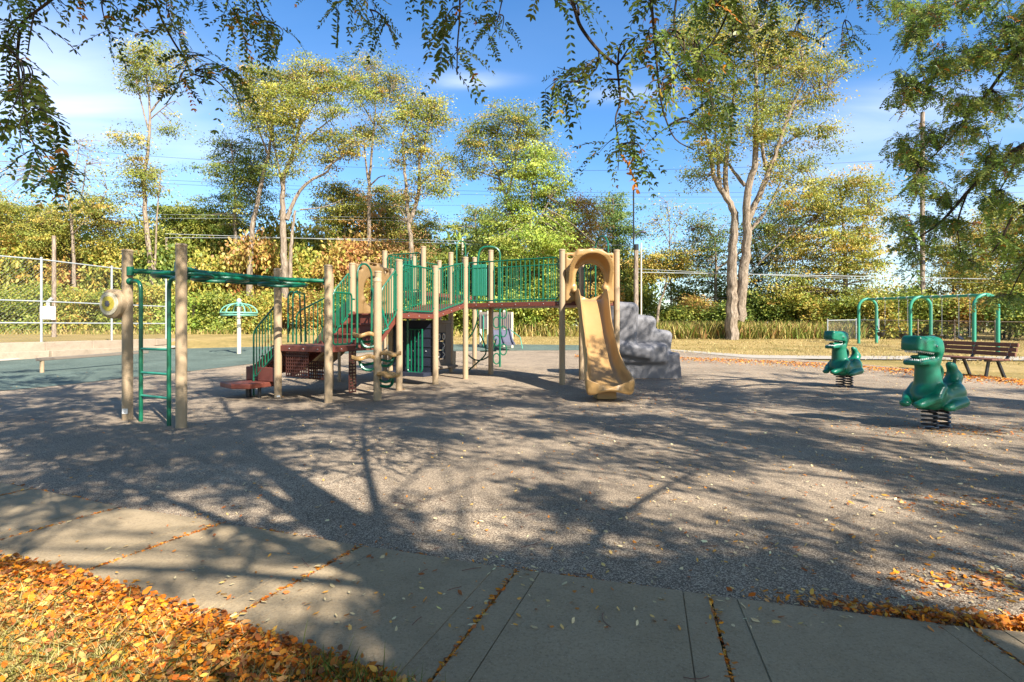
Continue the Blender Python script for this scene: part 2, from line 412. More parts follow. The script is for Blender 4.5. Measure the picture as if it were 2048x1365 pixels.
# ------------------------------------------------------------------ climbing structure
P9 = Vector((-1.11, 13.13, 0)); U = Vector((1.1, -.594, 0)); Vv = Vector((.5625, 1.116, 0))
uh = U.normalized(); vh = Vv.normalized(); UP = Vector((0, 0, 1))
def g(i, j, z=0.0): p = P9 + U * i + Vv * j; return Vector((p.x, p.y, z))
S1 = g(2, 0); S2 = g(2, 1); RR = Vector((2.29, 12.03, 0))
ROOT = empty('play_structure', (P9.x, P9.y, 0), 'large climbing structure of tan posts, green railings, red-brown decks and a tan slide', 'play structure')
def post(p, h, r=.066, dome=False):
    b = MB(); p = Vector(p)
    b.lathe([(r, -.1), (r, h - .02), (r + .006, h - .02), (r + .006, h - .004), (r * .9, h + (.035 if dome else .01)), (r * .5, h + (.06 if dome else .014))], (p.x, p.y, 0), 20)
    return b.build('post', M['post'], ROOT)
POSTS = [((-1, -5.5), 2.34), ((0, -5.5), 2.33), ((-1, -3.5), 2.31), ((0, -3.5), 2.31), ((-1, -2.5), 2.31), ((0, -2.5), 2.32), ((-1, -2), 2.6), ((0, -2), 2.6), ((-1, -1), 2.6), ((0, -1), 2.6),
         ((0, 0), 2.93), ((-1, 0), 3.27), ((0, 1), 3.25), ((-1, 1), 3.27), ((-2, 0), 3.24), ((-2, 1), 3.24), ((-1, 2), 3.27), ((-2, 2), 3.25), ((2, 0), 2.95), ((2, 1), 2.95)]
for (i_, j_), h_ in POSTS: post(g(i_, j_), h_)
post(RR, 2.95)
PC = Vector((-2.33, 9.53, 0)); post(PC, 2.08, .07, True)
sb = MB(); p = g(-1, -5.5); sb.box((p.x + .012, p.y - .0675, .13), (.075, .006, .07)); st = sb.build('maker_label', M['white'], ROOT)
sb = MB()
for q in range(3): sb.box((p.x + .012, p.y - .0715, .15 - q * .018), (.05 - .012 * q, .002, .006))
sb.build('label_lines', M['slate'], st)
p = g(-1, -3.5); sb = MB(); sb.box((p.x + .03, p.y - .062, .05), (.075, .006, .03)); sb.build('maker_label', M['white'], ROOT)
def deck(poly, z, th=.1, name='deck', slope=None):
    """slab with an edge band; slope: list of z per corner"""
    b = MB(); zs = slope or [z] * len(poly); n = len(poly)
    c = sum((Vector(q) for q in poly), Vector((0, 0, 0))) / n
    pts = [Vector((q[0], q[1], 0)) for q in poly]
    top = [Vector((q.x, q.y, zz)) for q, zz in zip(pts, zs)]; bot = [t - UP * th for t in top]
    a = sum(pts[i].x * pts[(i + 1) % n].y - pts[(i + 1) % n].x * pts[i].y for i in range(n))
    if a < 0: top.reverse(); bot.reverse()
    b.add(top + bot, [tuple(range(n)), tuple(reversed(range(n, 2 * n)))] + [(n + i, n + (i + 1) % n, (i + 1) % n, i) for i in range(n)])
    # bolts along the band
    for i in range(n):
        p0, p1 = bot[i], bot[(i + 1) % n]; L = (p1 - p0).length; out = (p1 - p0).normalized().cross(UP)
        for s_ in np.arange(.3, L - .1, .35):
            q = p0 + (p1 - p0) * (s_ / L) + UP * th * .5; b.tube([q - out * .004, q + out * .012], .011, 6, m=1)
    return b.build(name, [M['deck'], M['steel']], ROOT, smooth=False, bevel=.008)
deck([g(-1, -3.5), g(0, -3.5), g(0, -2.5), g(-1, -2.5)], .95)
deck([g(-1, -2), g(0, -2), g(0, -1), g(-1, -1)], 1.55)
deck([g(-1, -1), g(0, -1), g(0, 0), g(-1, 0)], 0, name='ramp', slope=[1.55, 1.55, 1.83, 1.83])
deck([g(-1, 0), g(0, 0), g(0, 1), g(-1, 1)], 1.83)
deck([g(0, 0), g(2, 0), g(2, 1), g(0, 1)], 1.835, .1, 'bridge')
deck([S1, RR, S2], 1.84, .1)
deck([g(-2, 0), g(-1, 0), g(-1, 1), g(-2, 1)], 2.15)
deck([g(-2, 1), g(-1, 1), g(-1, 2), g(-2, 2)], 2.15)
# stairs between the low and the middle deck, and from the transfer step up to the low deck
def stairs(p0, p1, z0, z1, n, half, side):
    b = MB(); d = (p1 - p0); L = d.length; d.normalize()
    for q in range(n):
        za = z0 + (z1 - z0) * q / n; zb = z0 + (z1 - z0) * (q + 1) / n
        a = p0 + d * L * q / n; e = p0 + d * L * (q + 1) / n
        b.beam(a + UP * (za + zb) / 2 + d * .012, a + UP * (za + zb) / 2 + d * .03, half * 2, (zb - za))
        b.beam(a + UP * (zb - .02) - d * .02, e + UP * (zb - .02) + d * .02, half * 2, .035)
    for s_ in (-1, 1):
        o = side * s_ * (half + .02)
        b.beam(p0 + o + UP * (z0 - .02), p1 + o + UP * (z1 - .02), .035, .2)
    return b.build('stair', M['deck'], ROOT, smooth=False, bevel=.006)
hw = U.length / 2 - .1
stairs(g(-.5, -2.52), g(-.5, -1.98), .95, 1.55, 3, hw, uh)
stairs(g(-1.72, -3.05), g(-1.03, -3.0), .36, .95, 3, .47, vh)
# perforated riser plates under the low deck
for (c0, w_, h_, z_) in ((g(-.88, -3.45), .55, .42, .62), (g(-.7, -3.2), .5, .3, .5), (g(0.04, -3.15), .16, .72, .5)):
    d = uh if w_ > .2 else vh; pf = MB()
    n1 = int(w_ / .055); n2 = int(h_ / .055)
    for q in range(n1 + 1): pf.beam(c0 + d * (q * w_ / n1) + UP * (z_ - h_ / 2), c0 + d * (q * w_ / n1) + UP * (z_ + h_ / 2), .014, .024)
    for q in range(n2 + 1): pf.beam(c0 + UP * (z_ - h_ / 2 + q * h_ / n2) + d.cross(UP) * .004, c0 + d * w_ + UP * (z_ - h_ / 2 + q * h_ / n2) + d.cross(UP) * .004, .018, .024)
    pf.build('perforated_riser', M['deckdark'], ROOT, smooth=False)
# transfer step: low platform with an upright back
tb = MB(); c = Vector((-4.78, 9.98, 0))
hexa = [c + uh * a + vh * b_ for a, b_ in ((-.42, -.28), (.1, -.42), (.42, -.3), (.42, .3), (.1, .42), (-.42, .22))]
tb.prism([(q.x, q.y) for q in hexa], .2, .29)
ts = tb.build('transfer_step', M['deck'], ROOT, smooth=False, bevel=.015)
tb = MB(); tb.beam(c - uh * .02 + vh * .22 + UP * .29, c - uh * .02 + vh * .22 + UP * .54, .05, .62, sdir=vh); tb.beam(c + uh * .1 + vh * .14 + UP * .42, c + uh * .55 + vh * .14 + UP * .42, .05, .26)
tb.build('step_back', M['deck'], ts, smooth=False, bevel=.012)
for o_, r_ in ((0, .05), (.3, .03)):
    tb = MB(); tb.tube([c + uh * o_ + UP * -.05, c + uh * o_ + UP * .2], r_, 10); tb.build('step_foot', M['black'], ts)
# ------------------------------------------------------------------ railings
def arcpts(a, b, c, n=6):
    a, b, c = Vector(a), Vector(b), Vector(c)
    return [a * (1 - t) ** 2 + b * 2 * t * (1 - t) + c * t * t for t in [i / n for i in range(n + 1)]]
def rail(p0, p1, z0, z1, top=.95, low=.06, step=.115, ends=True, mid=False, inset=.1, lead=0):
    p0, p1 = Vector(p0), Vector(p1); d = p1 - p0; L = d.length; d.normalize(); b = MB()
    a = p0 + d * inset; e = p1 - d * inset; Le = (e - a).length
    def zz(s): return z0 + (z1 - z0) * (inset + s) / L
    r = .0165; c = .07
    A0 = a + UP * (zz(0) + low); A1 = a + UP * (zz(0) + top); B0 = e + UP * (zz(Le) + low); B1 = e + UP * (zz(Le) + top)
    sl = (B1 - A1).normalized()
    loop = arcpts(A0 + sl * c, A0, A0 + UP * c, 4) + arcpts(A1 - UP * c, A1, A1 + sl * c, 4) + arcpts(B1 - sl * c, B1, B1 - UP * c, 4) + arcpts(B0 + UP * c, B0, B0 - sl * c, 4)
    b.tube(loop, r, 7, closed=True)
    n = max(2, int(Le / step))
    for q in range(1, n):
        s = Le * q / n; P = a + d * s
        b.tube([P + UP * (zz(s) + low), P + UP * (zz(s) + top)], .0105, 6, caps=False)
    if mid: b.tube([A1 - UP * .14, B1 - UP * .14], .013, 6)
    for P, o in ((A1, -d), (B1, d), (A0, -d), (B0, d)):
        q = P - UP * .1 if P in (A1, B1) else P + UP * .08
        b.tube([q, q + o * (inset - .03)], .016, 6)
    return b.build('guardrail', M['green'], ROOT)
rail(g(0, -3.5), g(0, -2.98), .95, .95, .92, .03, .105)
rail(g(0, -2.5), g(0, -2), .95, 1.55, .95, .08, .07)
rail(g(-1, -2.5), g(-1, -2), .95, 1.55, .95, .08, .07)
rail(g(0, -2.66), g(0, -2.5), .95, .95, 1.05, .03, .05, inset=.03)
rail(g(0, -2), g(0, -1), 1.55, 1.55, .98, .05, .075)
rail(g(-1, -1), g(-.0, -1) - U * .5, 1.55, 1.55, .98, .05)
rail(g(0, -1), g(0, 0), 1.55, 1.83, .98, .05, .09)
rail(g(-1, -1), g(-1, 0), 1.55, 1.83, .98, .05, .075)
rail(g(-1, -2), g(-1, -1.82), 1.55, 1.55, .95, .05, .05, inset=.03)
rail(g(0, 0), g(2, 0), 1.835, 1.835, .96, .05, .115)
rail(g(0, 1), g(2, 1), 1.835, 1.835, .96, .05, .115)
rail(g(-2, 0), g(-1, 0), 2.15, 2.15, .98, .05)
rail(g(-2, 0), g(-2, 1), 2.15, 2.15, .98, .05)
rail(g(-2, 2), g(-1, 2), 2.15, 2.15, .98, .05)
rail(g(-1, 1), g(0, 1), 1.83, 1.83, .98, .05)
rail(g(-2, 1), g(-2, 2), 2.15, 2.15, .98, .05)
rail(S2, S2 + (RR - S2) * .35, 1.84, 1.84, .9, .08)
# solid green panels beside the upper decks
for p0_, p1_, za, zb in ((g(-1, 1.9), g(-.62, 1.9), 2.15, 3.05), (g(-1.75, .04), g(-1.3, .04), 2.2, 2.95)):
    b = MB(); b.beam((p0_ + p1_) / 2 + UP * za, (p0_ + p1_) / 2 + UP * zb, .03, (p1_ - p0_).length, sdir=(p1_ - p0_).cross(UP)); b.build('guard_panel', M['greenl'], ROOT, bevel=.01)
# stair handrails at the transfer step
def stair_rail(p0, p1, z0, z1, h, foot):
    b = MB(); d = (p1 - p0); L = d.length; d.normalize(); n = 7
    b.tube([p0 + UP * foot, p0 + UP * (z0 + h - .12)] + arcpts(p0 + UP * (z0 + h - .12), p0 + UP * (z0 + h), p0 + d * .12 + UP * (z0 + h + .08), 4) + [p1 + UP * (z1 + h)], .0165, 7)
    b.tube([p0 + UP * (z0 + .06), p0 + d * .1 + UP * (z0 + .1), p1 + UP * (z1 + .06)], .0155, 7)
    for q in range(1, n + 1):
        P = p0 + d * L * q / n; zz = z0 + (z1 - z0) * q / n
        b.tube([P + UP * (zz + .06), P + UP * (zz + h)], .0105, 6, caps=False)
    return b.build('handrail', M['green'], ROOT)
stair_rail(g(-1.5, -3.52), g(-1.08, -3.5), .3, .72, .92, .02)
stair_rail(g(-1.75, -2.52), g(-1.08, -2.5), .62, .95, .92, .3)
b = MB()
for s_ in (0, 1):
    q = g(-.93 + .1 * s_, -3.38); b.tube([q + UP * 1.0] + arcpts(q + UP * 1.8, q + UP * 1.92, q + UP * 1.92 + vh * .1, 4) + [q + vh * .26 + UP * 1.88, q + vh * .3 + UP * 1.0], .016, 7)
b.build('grab_handle', M['green'], ROOT)
# green arched handles
def arch_handle(p0, p1, z0, top, name='arch_handle'):
    b = MB(); p0, p1 = Vector(p0), Vector(p1); m = (p0 + p1) / 2; w = (p1 - p0).length / 2; d = (p1 - p0).normalized()
    pts = [p0 + UP * z0] + [m + d * (-math.cos(t) * w) + UP * (top - w * 1.1 + math.sin(t) * w * 1.1) for t in np.linspace(0, math.pi, 11)] + [p1 + UP * z0]
    b.tube(pts, .019, 8); return b.build(name, M['green'], ROOT)
arch_handle(g(.03, -2.98), g(.03, -2.68), .9, 2.42)
arch_handle(g(-.93, 1.12), g(-.84, 1.34), 2.1, 3.62)
arch_handle(S2 + (RR - S2) * .42 + Vector((.0, .03, 0)), S2 + (RR - S2) * .78 + Vector((.0, .03, 0)), 1.8, 3.33)
# ------------------------------------------------------------------ overhead ring ladder
b = MB(); zt = 2.05
A, B, C_, D_ = g(-1, -5.5), g(0, -5.5), g(-1, -3.5), g(0, -3.5)
b.tube([A + uh * .06 + UP * zt, A + uh * .2 + vh * .12 + UP * zt, A + uh * .42 + vh * .5 + UP * (zt - .01), A + uh * .16 + vh * 1.25 + UP * (zt - .03), A + uh * .34 + vh * 1.95 + UP * zt, C_ + uh * .07 - vh * .08 + UP * zt], .034, 10)
b.tube([B - uh * .06 + UP * zt, B - uh * .2 + vh * .15 + UP * zt, B - uh * .42 + vh * .55 + UP * (zt - .01), B - uh * .16 + vh * 1.3 + UP * (zt - .03), B - uh * .36 + vh * 1.95 + UP * zt, D_ - uh * .07 - vh * .05 + UP * zt], .034, 10)
rl = b.build('ring_ladder', M['green'], ROOT)
for q in range(4):
    c = g(-.5, -5.18 + q * .45); rb = MB()
    rb.tube([c + uh * .4 * math.cos(t) + vh * .36 * math.sin(t) + UP * (zt - .055 - .012 * (q % 2)) for t in np.linspace(0, 2 * math.pi, 33)[:-1]], .025, 8, closed=True)
    rb.build('ring', M['green'], rl)
for P in (A + uh * .07, B - uh * .07, C_ + uh * .07, D_ - uh * .07):
    cb = MB(); cb.tube([P + UP * (zt - .06), P + UP * (zt + .06)], .045, 10); cb.build('clamp', M['green'], rl)
# end ladder between the two outer posts
lb = MB(); a = A + uh * .33; e = B - uh * .27; zl = 1.9
for P, Q in ((a, A + uh * .06), (e, B - uh * .06)):
    o = (Q - P).normalized()
    lb.tube([P + UP * -.1, P + UP * (zl - .12)] + arcpts(P + UP * (zl - .12), P + UP * zl, P + o * .12 + UP * (zl + .01), 5) + [Q + UP * (zl + .01)], .026, 9)
    lb.sphere(Q + UP * (zl + .01), .05, 10)
ld = lb.build('ladder', M['green'], ROOT)
for zz in (.36, .67, .99):
    rb = MB(); rb.tube([a + UP * zz, e + UP * zz], .017, 8); rb.build('rung', M['greenl'], ld)
# round spinner panel on the outermost post
ax = Vector((-.24, -.97, 0)).normalized(); Md = Matrix((UP.cross(ax), ax.cross(UP.cross(ax)), ax)).transposed()
c = A + Vector((-.165, -.02, 1.6))
b = MB(); b.lathe([(.1, -.085), (.17, -.08), (.2, -.05), (.205, .0), (.2, .05), (.17, .075), (.15, .078)], c, 32, M=Md); sp = b.build('spinner_panel', M['post'], ROOT)
b = MB(); b.lathe([(.155, .07), (.155, .088), (.09, .09), (.088, .082)], c, 32, M=Md); b.lathe([(.12, .0895), (.118, .0935), (.112, .0935), (.11, .0895)], c, 32, M=Md); b.build('dial_ring', M['cream'], sp)
b = MB(); b.lathe([(.1, .08), (.1, .097), (.05, .099)], c, 28, M=Md); b.build('dial_centre', M['yellow'], sp)
b = MB()
for q in range(8):
    t = q * math.pi / 4; o = Md @ Vector((math.cos(t), math.sin(t), 0)); b.beam(c + ax * .104 + o * .008, c + ax * .104 + o * .042, .014, .012)
b.lathe([(.028, .095), (.028, .112), (.012, .113)], c, 14, M=Md); b.build('gear', M['slate'], sp)
# ------------------------------------------------------------------ slides
def sweep_slide(path, side, half, scale, name, mat):
    prof = [(-1.07, -.10), (-1.1, .16), (-1.05, .215), (-.97, .215), (-.92, .16), (-.86, .05), (-.7, .005), (-.35, -.005), (0, -.008)]
    prof = prof + [(-x, z) for x, z in prof[-2::-1]] + [(.85, -.13), (.3, -.05), (-.3, -.05), (-.85, -.13)]
    vs = []; k = len(prof); n = len(path)
    for i in range(n):
        t = (path[min(i + 1, n - 1)] - path[max(i - 1, 0)]).normalized()
        s_ = side[i] if isinstance(side, list) else side; nn = t.cross(s_).normalized()
        if nn.z < 0: nn = -nn
        w, hgt = scale[i]
        for x, z in prof: vs.append(path[i] + s_ * x * half * w + nn * z * (hgt if z > 0 else 1))
    fs = [(i * k + j, i * k + (j + 1) % k, (i + 1) * k + (j + 1) % k, (i + 1) * k + j) for i in range(n - 1) for j in range(k)]
    fs += [tuple(reversed(range(k))), tuple(range((n - 1) * k, n * k))]
    b = MB(); b.add(vs, fs); o = b.build(name, mat, ROOT, angle=60)
    m = o.modifiers.new('smooth', 'SUBSURF'); m.levels = 1; m.render_levels = 2
    bm = o.modifiers.new('weld', 'WELD'); return o
def curve_eval(keys, n):
    K = np.array(keys, float); s = np.r_[0, np.cumsum(np.linalg.norm(np.diff(K, axis=0), axis=1))]
    t = np.linspace(0, s[-1], n); out = []
    # Catmull-Rom through the keys
    for x in t:
        i = min(max(np.searchsorted(s, x) - 1, 0), len(K) - 2); u = (x - s[i]) / (s[i + 1] - s[i])
        p0, p1, p2, p3 = K[max(i - 1, 0)], K[i], K[i + 1], K[min(i + 2, len(K) - 1)]
        out.append(.5 * ((2 * p1) + (-p0 + p2) * u + (2 * p0 - 5 * p1 + 4 * p2 - p3) * u * u + (-p0 + 3 * p1 - 3 * p2 + p3) * u ** 3))
    return [Vector(q) for q in out]
E1 = (RR - S1).normalized(); OUT = Vector((E1.y, -E1.x, 0)); mid = (S1 + RR) / 2
SDIR = Vector((-.018, -1, 0))
keys = []
for b_, z_ in ((-.02, 1.87), (.22, 1.84), (.5, 1.64), (.92, 1.22), (1.3, .95), (1.7, .62), (2.05, .41), (2.4, .30), (2.7, .265), (2.88, .25)):
    keys.append(tuple(mid + SDIR * b_ + Vector((0, 0, z_))))
pth = curve_eval(keys, 30); sc = []
for i in range(30):
    t = i / 29; sc.append((1.04 - .1 * math.sin(min(1, t / .75) * math.pi) + .26 * max(0, (t - .66) / .34), (.55 + 1.0 * min(1, t / .1)) * (1.0 if t < .12 else 1.0 - .2 * min(1, (t - .12) / .2)) if t < .75 else 1.24 - .2 * (t - .75) / .25 - .35 * max(0, (t - .9) / .1)))
sl = sweep_slide(pth, E1, .30, sc, 'slide', M['tan'])
b = MB(); q = pth[24]; b.prism([(q.x - .17, q.y - .12), (q.x + .17, q.y - .12), (q.x + .19, q.y + .2), (q.x - .19, q.y + .2)], .02, .2); b.tube([Vector((q.x, q.y, -.05)), Vector((q.x, q.y, .1))], .03, 8); b.build('slide_foot', M['tan'], sl, bevel=.02)
def hood(c0, a, out, z0, mat, seed=0, wide=.5):
    """moulded arch panel with a projecting visor over the slide opening"""
    pan = s_box((0, 0, .5), (wide + .035, .045, .53), .03); fl = []
    def fn(X, Y, Z):      # X along the edge, Y outward, Z up
        d = pan(X, Y, Z)
        d = su(d, s_box((0, .03, 1.02), (.3, .06, .09), .05)(X, Y, Z), .08)                    # crown
        arch_r = np.where(Z > .55, np.sqrt(X * X + (Z - .55) ** 2), np.abs(X))
        vis = np.maximum(np.maximum(arch_r - .455 - .22 * np.clip(Y, 0, 1) - .1 * np.clip(.55 - Z, 0, .5), .355 + .22 * np.clip(Y, 0, 1) + .1 * np.clip(.55 - Z, 0, .5) - arch_r), np.maximum(-Y - .02, Y - .36 * np.clip((Z - .2) / .75, 0.02, 1)))
        d = su(d, vis, .05)
        hole = np.where(Z > .48, np.sqrt(X * X + (Z - .48) ** 2), np.abs(X)) - .315
        d = sdiff(d, np.maximum(hole, -Z - .2), .02)
        for sx in (-1, 1): d = sdiff(d, s_ell((sx * .43, 0, .93), (.06, .3, .035))(X, Y, Z), .015)
        d = sdiff(d, s_ell((0, 0, 1.055), (.13, .35, .03))(X, Y, Z), .015)
        for sx in (-1, 1): d = su(d, s_cap((sx * .33, -.02, .28), (sx * .36, .1, .2), .06, .05)(X, Y, Z), .05)
        return d
    V, Fc = surface_nets(fn, (-.66, -.12, -.06), (.66, .5, 1.22), .018)
    W = np.array([c0 + a * float(p[0]) + out * float(p[1]) + UP * (z0 + float(p[2])) for p in V])
    if (a.cross(out)).z < 0: Fc = Fc[:, ::-1]
    return np_mesh('slide_hood', W, Fc, mat, ROOT, None, True)
hood(mid, E1, OUT, 1.86, M['tan'])
c2 = g(-1, -1.5); hood(c2, vh, -uh, 1.58, M['brown'])
keys = [c2 + UP * 1.58, c2 - uh * .25 + UP * 1.55, c2 - uh * .7 + UP * 1.22, c2 - uh * 1.2 + vh * .1 + UP * .85, c2 - uh * 1.7 + vh * .2 + UP * .55, c2 - uh * 2.15 + vh * .25 + UP * .36, c2 - uh * 2.6 + vh * .3 + UP * .3]
s2 = sweep_slide(curve_eval([tuple(q) for q in keys], 24), vh, .36, [(1.0, 1.6 - .5 * i / 23) for i in range(24)], 'slide', M['brown'])
for q, hq in ((c2 - uh * 2.0 + vh * .22, .3), (c2 - uh * 1.0, .85)):
    b = MB(); b.tube([q - UP * .05, q + UP * hq], .035, 8); b.build('slide_foot', M['post'], s2)
# ------------------------------------------------------------------ leaf pad climber round the domed post
pads = [(1.13, Vector((-.85, -.15, 0)), .36), (.74, Vector((-.95, -.3, 0)), .38), (.80, Vector((.95, .1, 0)), .34), (.45, Vector((.9, -.45, 0)), .40)]
for zp, d, L in pads:
    d.normalize(); s_ = UP.cross(d)
    def fn(X, Y, Z, L=L):
        t = np.clip(X / L, -.05, 1); w = .085 + .05 * np.sin(np.clip(t, 0, 1) * math.pi) + .018 * np.sin(t * 11)
        z = Z - .028 * np.sin(t * 6) - .03 * t
        e = np.sqrt((np.maximum(np.abs(X - L / 2 - .03) - L / 2 + .05, 0)) ** 2 + np.maximum(np.abs(Y) - w + .05, 0) ** 2) - .05
        return np.maximum(e, np.abs(z) - .028) - .006
    V, Fc = surface_nets(fn, (-.08, -.2, -.12), (L + .12, .2, .14), .016)
    W = np.array([PC + d * float(p[0] + .03) + s_ * float(p[1]) + UP * (zp + float(p[2])) for p in V])
    np_mesh('foot_pad', W, Fc, M['tan'], ROOT, None, True)
b = MB()
for zp, d, L in pads:
    s_ = UP.cross(d); t0 = PC + UP * (zp - .18) ; t1 = PC + d * (L * .8) + UP * (zp - .03)
    b.tube(arcpts(t0 + d * .05, t0 + d * L * .7 + s_ * .12 - UP * .08, t1, 8), .026, 8)
    b.tube(arcpts(t0 + d * .05 + UP * .1, t0 + d * L * .8 - s_ * .14 + UP * .02, t1, 8), .022, 8)
h0 = g(.03, -2.66)
b.tube([h0 + UP * 1.98] + arcpts(h0 + UP * 1.98, h0 + UP * 1.85 + (PC - h0) * .5, PC - uh * .0 - vh * .0 + UP * 1.2 + (h0 - PC).normalized() * .09, 8), .022, 8)
h1 = g(.03, -2.45); b.tube([h1 + UP * 1.75] + arcpts(h1 + UP * 1.75, PC + UP * 1.7 + (h1 - PC) * .3, PC + Vector((.16, .1, 1.25)), 8) + [PC + Vector((.08, .03, 1.2))], .02, 8)
b.build('pad_climber', M['green'], ROOT)
# ------------------------------------------------------------------ panels below the decks
b = MB(); p0, p1 = g(-.93, -1), g(-.07, -1); L = (p1 - p0).length; d = (p1 - p0).normalized()
b.beam(p0 + d * L / 2 + UP * .28, p0 + d * L / 2 + UP * 1.42, .05, L, sdir=d.cross(UP))
for q in range(5): b.beam(p0 + UP * (.42 + q * .21) - vh * .031, p1 + UP * (.42 + q * .21) - vh * .031, .014, .02)
b.beam(p0 - vh * .15 + UP * .24, p1 - vh * .15 + UP * .24, .34, .08)
for q in range(10): b.sphere(p0 + d * (.12 + .09 * q) + UP * (.53 + .21 * (q % 4)) - vh * .036, .014, 8, m=1)
b.build('play_panel', [M['navy'], M['steel']], ROOT, smooth=False)
b = MB(); a = g(-.52, -1.12); e = g(-.2, -1.12)
b.tube(arcpts(a + UP * .35, a + UP * .27, a + (e - a) * .3 + UP * .27, 4) + [e - (e - a) * .3 + UP * .27] + arcpts(e - (e - a) * .3 + UP * .27, e + UP * .27, e + UP * .38, 4) + [e + UP * 1.22, a + UP * 1.22, a + UP * 1.45], .022, 8)
b.tube([a + UP * .35, a + UP * 1.5], .03, 8)
for q in (1, 2, 3): b.tube([a + (e - a) * q / 4 + UP * .28, a + (e - a) * q / 4 + UP * 1.22], .013, 6)
b.build('bar_panel', M['green'], ROOT)
b = MB(); p0, p1 = g(-1, .05), g(-1, .97); d = (p1 - p0).normalized(); L = (p1 - p0).length; fr = d.cross(UP)
def hp(s, z, off=0): return p0 + d * s + UP * z + fr * off
for s0, s1, z0, z1 in ((0, .2, .15, 1.36), (L - .28, L, .15, 1.36), (.2, L - .28, .15, .42), (.2, L - .28, 1.12, 1.36)):
    b.beam(hp((s0 + s1) / 2, z0), hp((s0 + s1) / 2, z1), .07, s1 - s0, sdir=fr)
b.beam(hp(-.04, 1.4), hp(L + .05, 1.4), .11, .09); b.beam(hp(L / 2, .2, .1), hp(L / 2, .26, .1), .3, L, sdir=fr)
hpn = b.build('house_panel', M['grey'], ROOT, smooth=False, bevel=.012)
w = (L - .48) / 3; hh = .7 / 3
for i in range(3):
    for j in range(3): b = MB(); b.beam(hp(.2 + w * (i + .5), .44 + hh * j), hp(.2 + w * (i + .5), .42 + hh * (j + 1)), .1, w * .82, sdir=fr); b.build('turning_block', M['navy'], hpn, smooth=False, bevel=.01)
for i, j, kind in ((1, 2, 'o'), (2, 2, 'o'), (2, 1, 'x'), (1, 0, 'x'), (2, 0, 'x'), (0, 0, 'o')):
    b = MB(); cx, cz = .2 + w * (i + .5), .43 + hh * (j + .5)
    if kind == 'o': b.tube([hp(cx + .05 * math.cos(t), cz + .075 * math.sin(t), .056) for t in np.linspace(0, 6.283, 17)[:-1]], .012, 5, closed=True)
    else:
        b.tube([hp(cx - .05, cz + .08, .056), hp(cx + .045, cz, .056), hp(cx - .05, cz - .08, .056)], .013, 5)
    b.build('block_mark', M['white'], hpn)
b = MB(); b.beam(p1 + vh * .1 + UP * .12, p1 + vh * .12 + UP * .62, .04, .3, sdir=uh); b.build('bench_panel', M['post'], ROOT, bevel=.02)
# curvy climbers at the back
b = MB(); a = g(-1, 1.5) + uh * .12
b.tube(curve_eval([tuple(a + UP * 2.1), tuple(a + uh * .35 + UP * 1.7), tuple(a + uh * .25 + UP * 1.2), tuple(a - uh * .1 + UP * .7), tuple(a + uh * .3 + UP * .35), tuple(a + uh * .75 + UP * .5), tuple(a + uh * .95 + UP * .95)], 26), .02, 7)
b.tube(curve_eval([tuple(a + uh * .1 - vh * .4 + UP * -.05), tuple(a + uh * .5 - vh * .4 + UP * .25), tuple(a + uh * .8 - vh * .3 + UP * .6), tuple(a + uh * .6 - vh * .3 + UP * 1.1)], 16), .02, 7)
b.tube([a + uh * .45 + UP * .6, a + uh * .95 + UP * .62], .02, 7)
b.build('loop_climber', M['green'], ROOT)
b = MB(); cpos = Vector((-.36, 16.35, 0)); dk = g(-1, 2)
top_ = 3.62
b.tube([cpos - UP * .1, cpos + UP * (top_ - .22)] + arcpts(cpos + UP * (top_ - .22), cpos + UP * top_, cpos + Vector((-.25, 0, top_ + .03)), 5) + arcpts(cpos + Vector((-.4, 0, top_ + .03)), cpos + Vector((-.62, 0, top_ + .02)), cpos + Vector((-.64, 0, top_ - .25)), 5) + [cpos + Vector((-.7, -.1, 2.15))], .03, 8)
for q in range(7):
    zz = .32 + q * .27; s_ = 1 if q % 2 else -1
    b.tube([cpos + Vector((s_ * .1 + .1 * math.cos(t) * s_, 0, zz + .16 * math.sin(t))) for t in np.linspace(0, 6.283, 15)[:-1]], .018, 6, closed=True)
b.build('loop_pole', M['green'], ROOT)
# rock climber
Wd = (RR - S2).normalized(); Wo = Vector((-Wd.y, Wd.x, 0)).normalized()
if Wo.y < 0: Wo = -Wo
def fn(X, Y, Z):
    d = s_box((3.28, 13.85, .27), (.86, .55, .38), .06)(X, Y, Z)
    for c, h_, r, rt in (((3.62, 14.0, .86), (.34, .46, .36), .15, (.14, 'y')), ((3.12, 13.95, 1.04), (.42, .44, .54), .16, (.12, 'y')), ((2.66, 13.62, 1.2), (.37, .44, .68), .15, (.07, 'y')),
                         ((2.8, 13.5, .72), (.6, .42, .17), .12, (.16, 'y')), ((2.98, 13.6, .62), (.78, .4, .24), .1, (0, 'y'))):
        d = su(d, s_box(c, h_, r, rt)(X, Y, Z), .07)
    d = np.maximum(d, (X - 4.12) * .97 + Z * .1)
    n = .004 * np.sin(X * 5 + np.sin(Z * 6) * 1.3) * np.sin(Y * 7 + 1) + .002 * np.sin(X * 19 + Z * 12) * np.sin(Z * 21 + Y * 5)
    return d + n
V, Fc = surface_nets(fn, (2.2, 12.95, -.16), (4.3, 14.65, 1.98), .032)
np_mesh('rock_climber', V, Fc, M['rock'], ROOT, None, True)
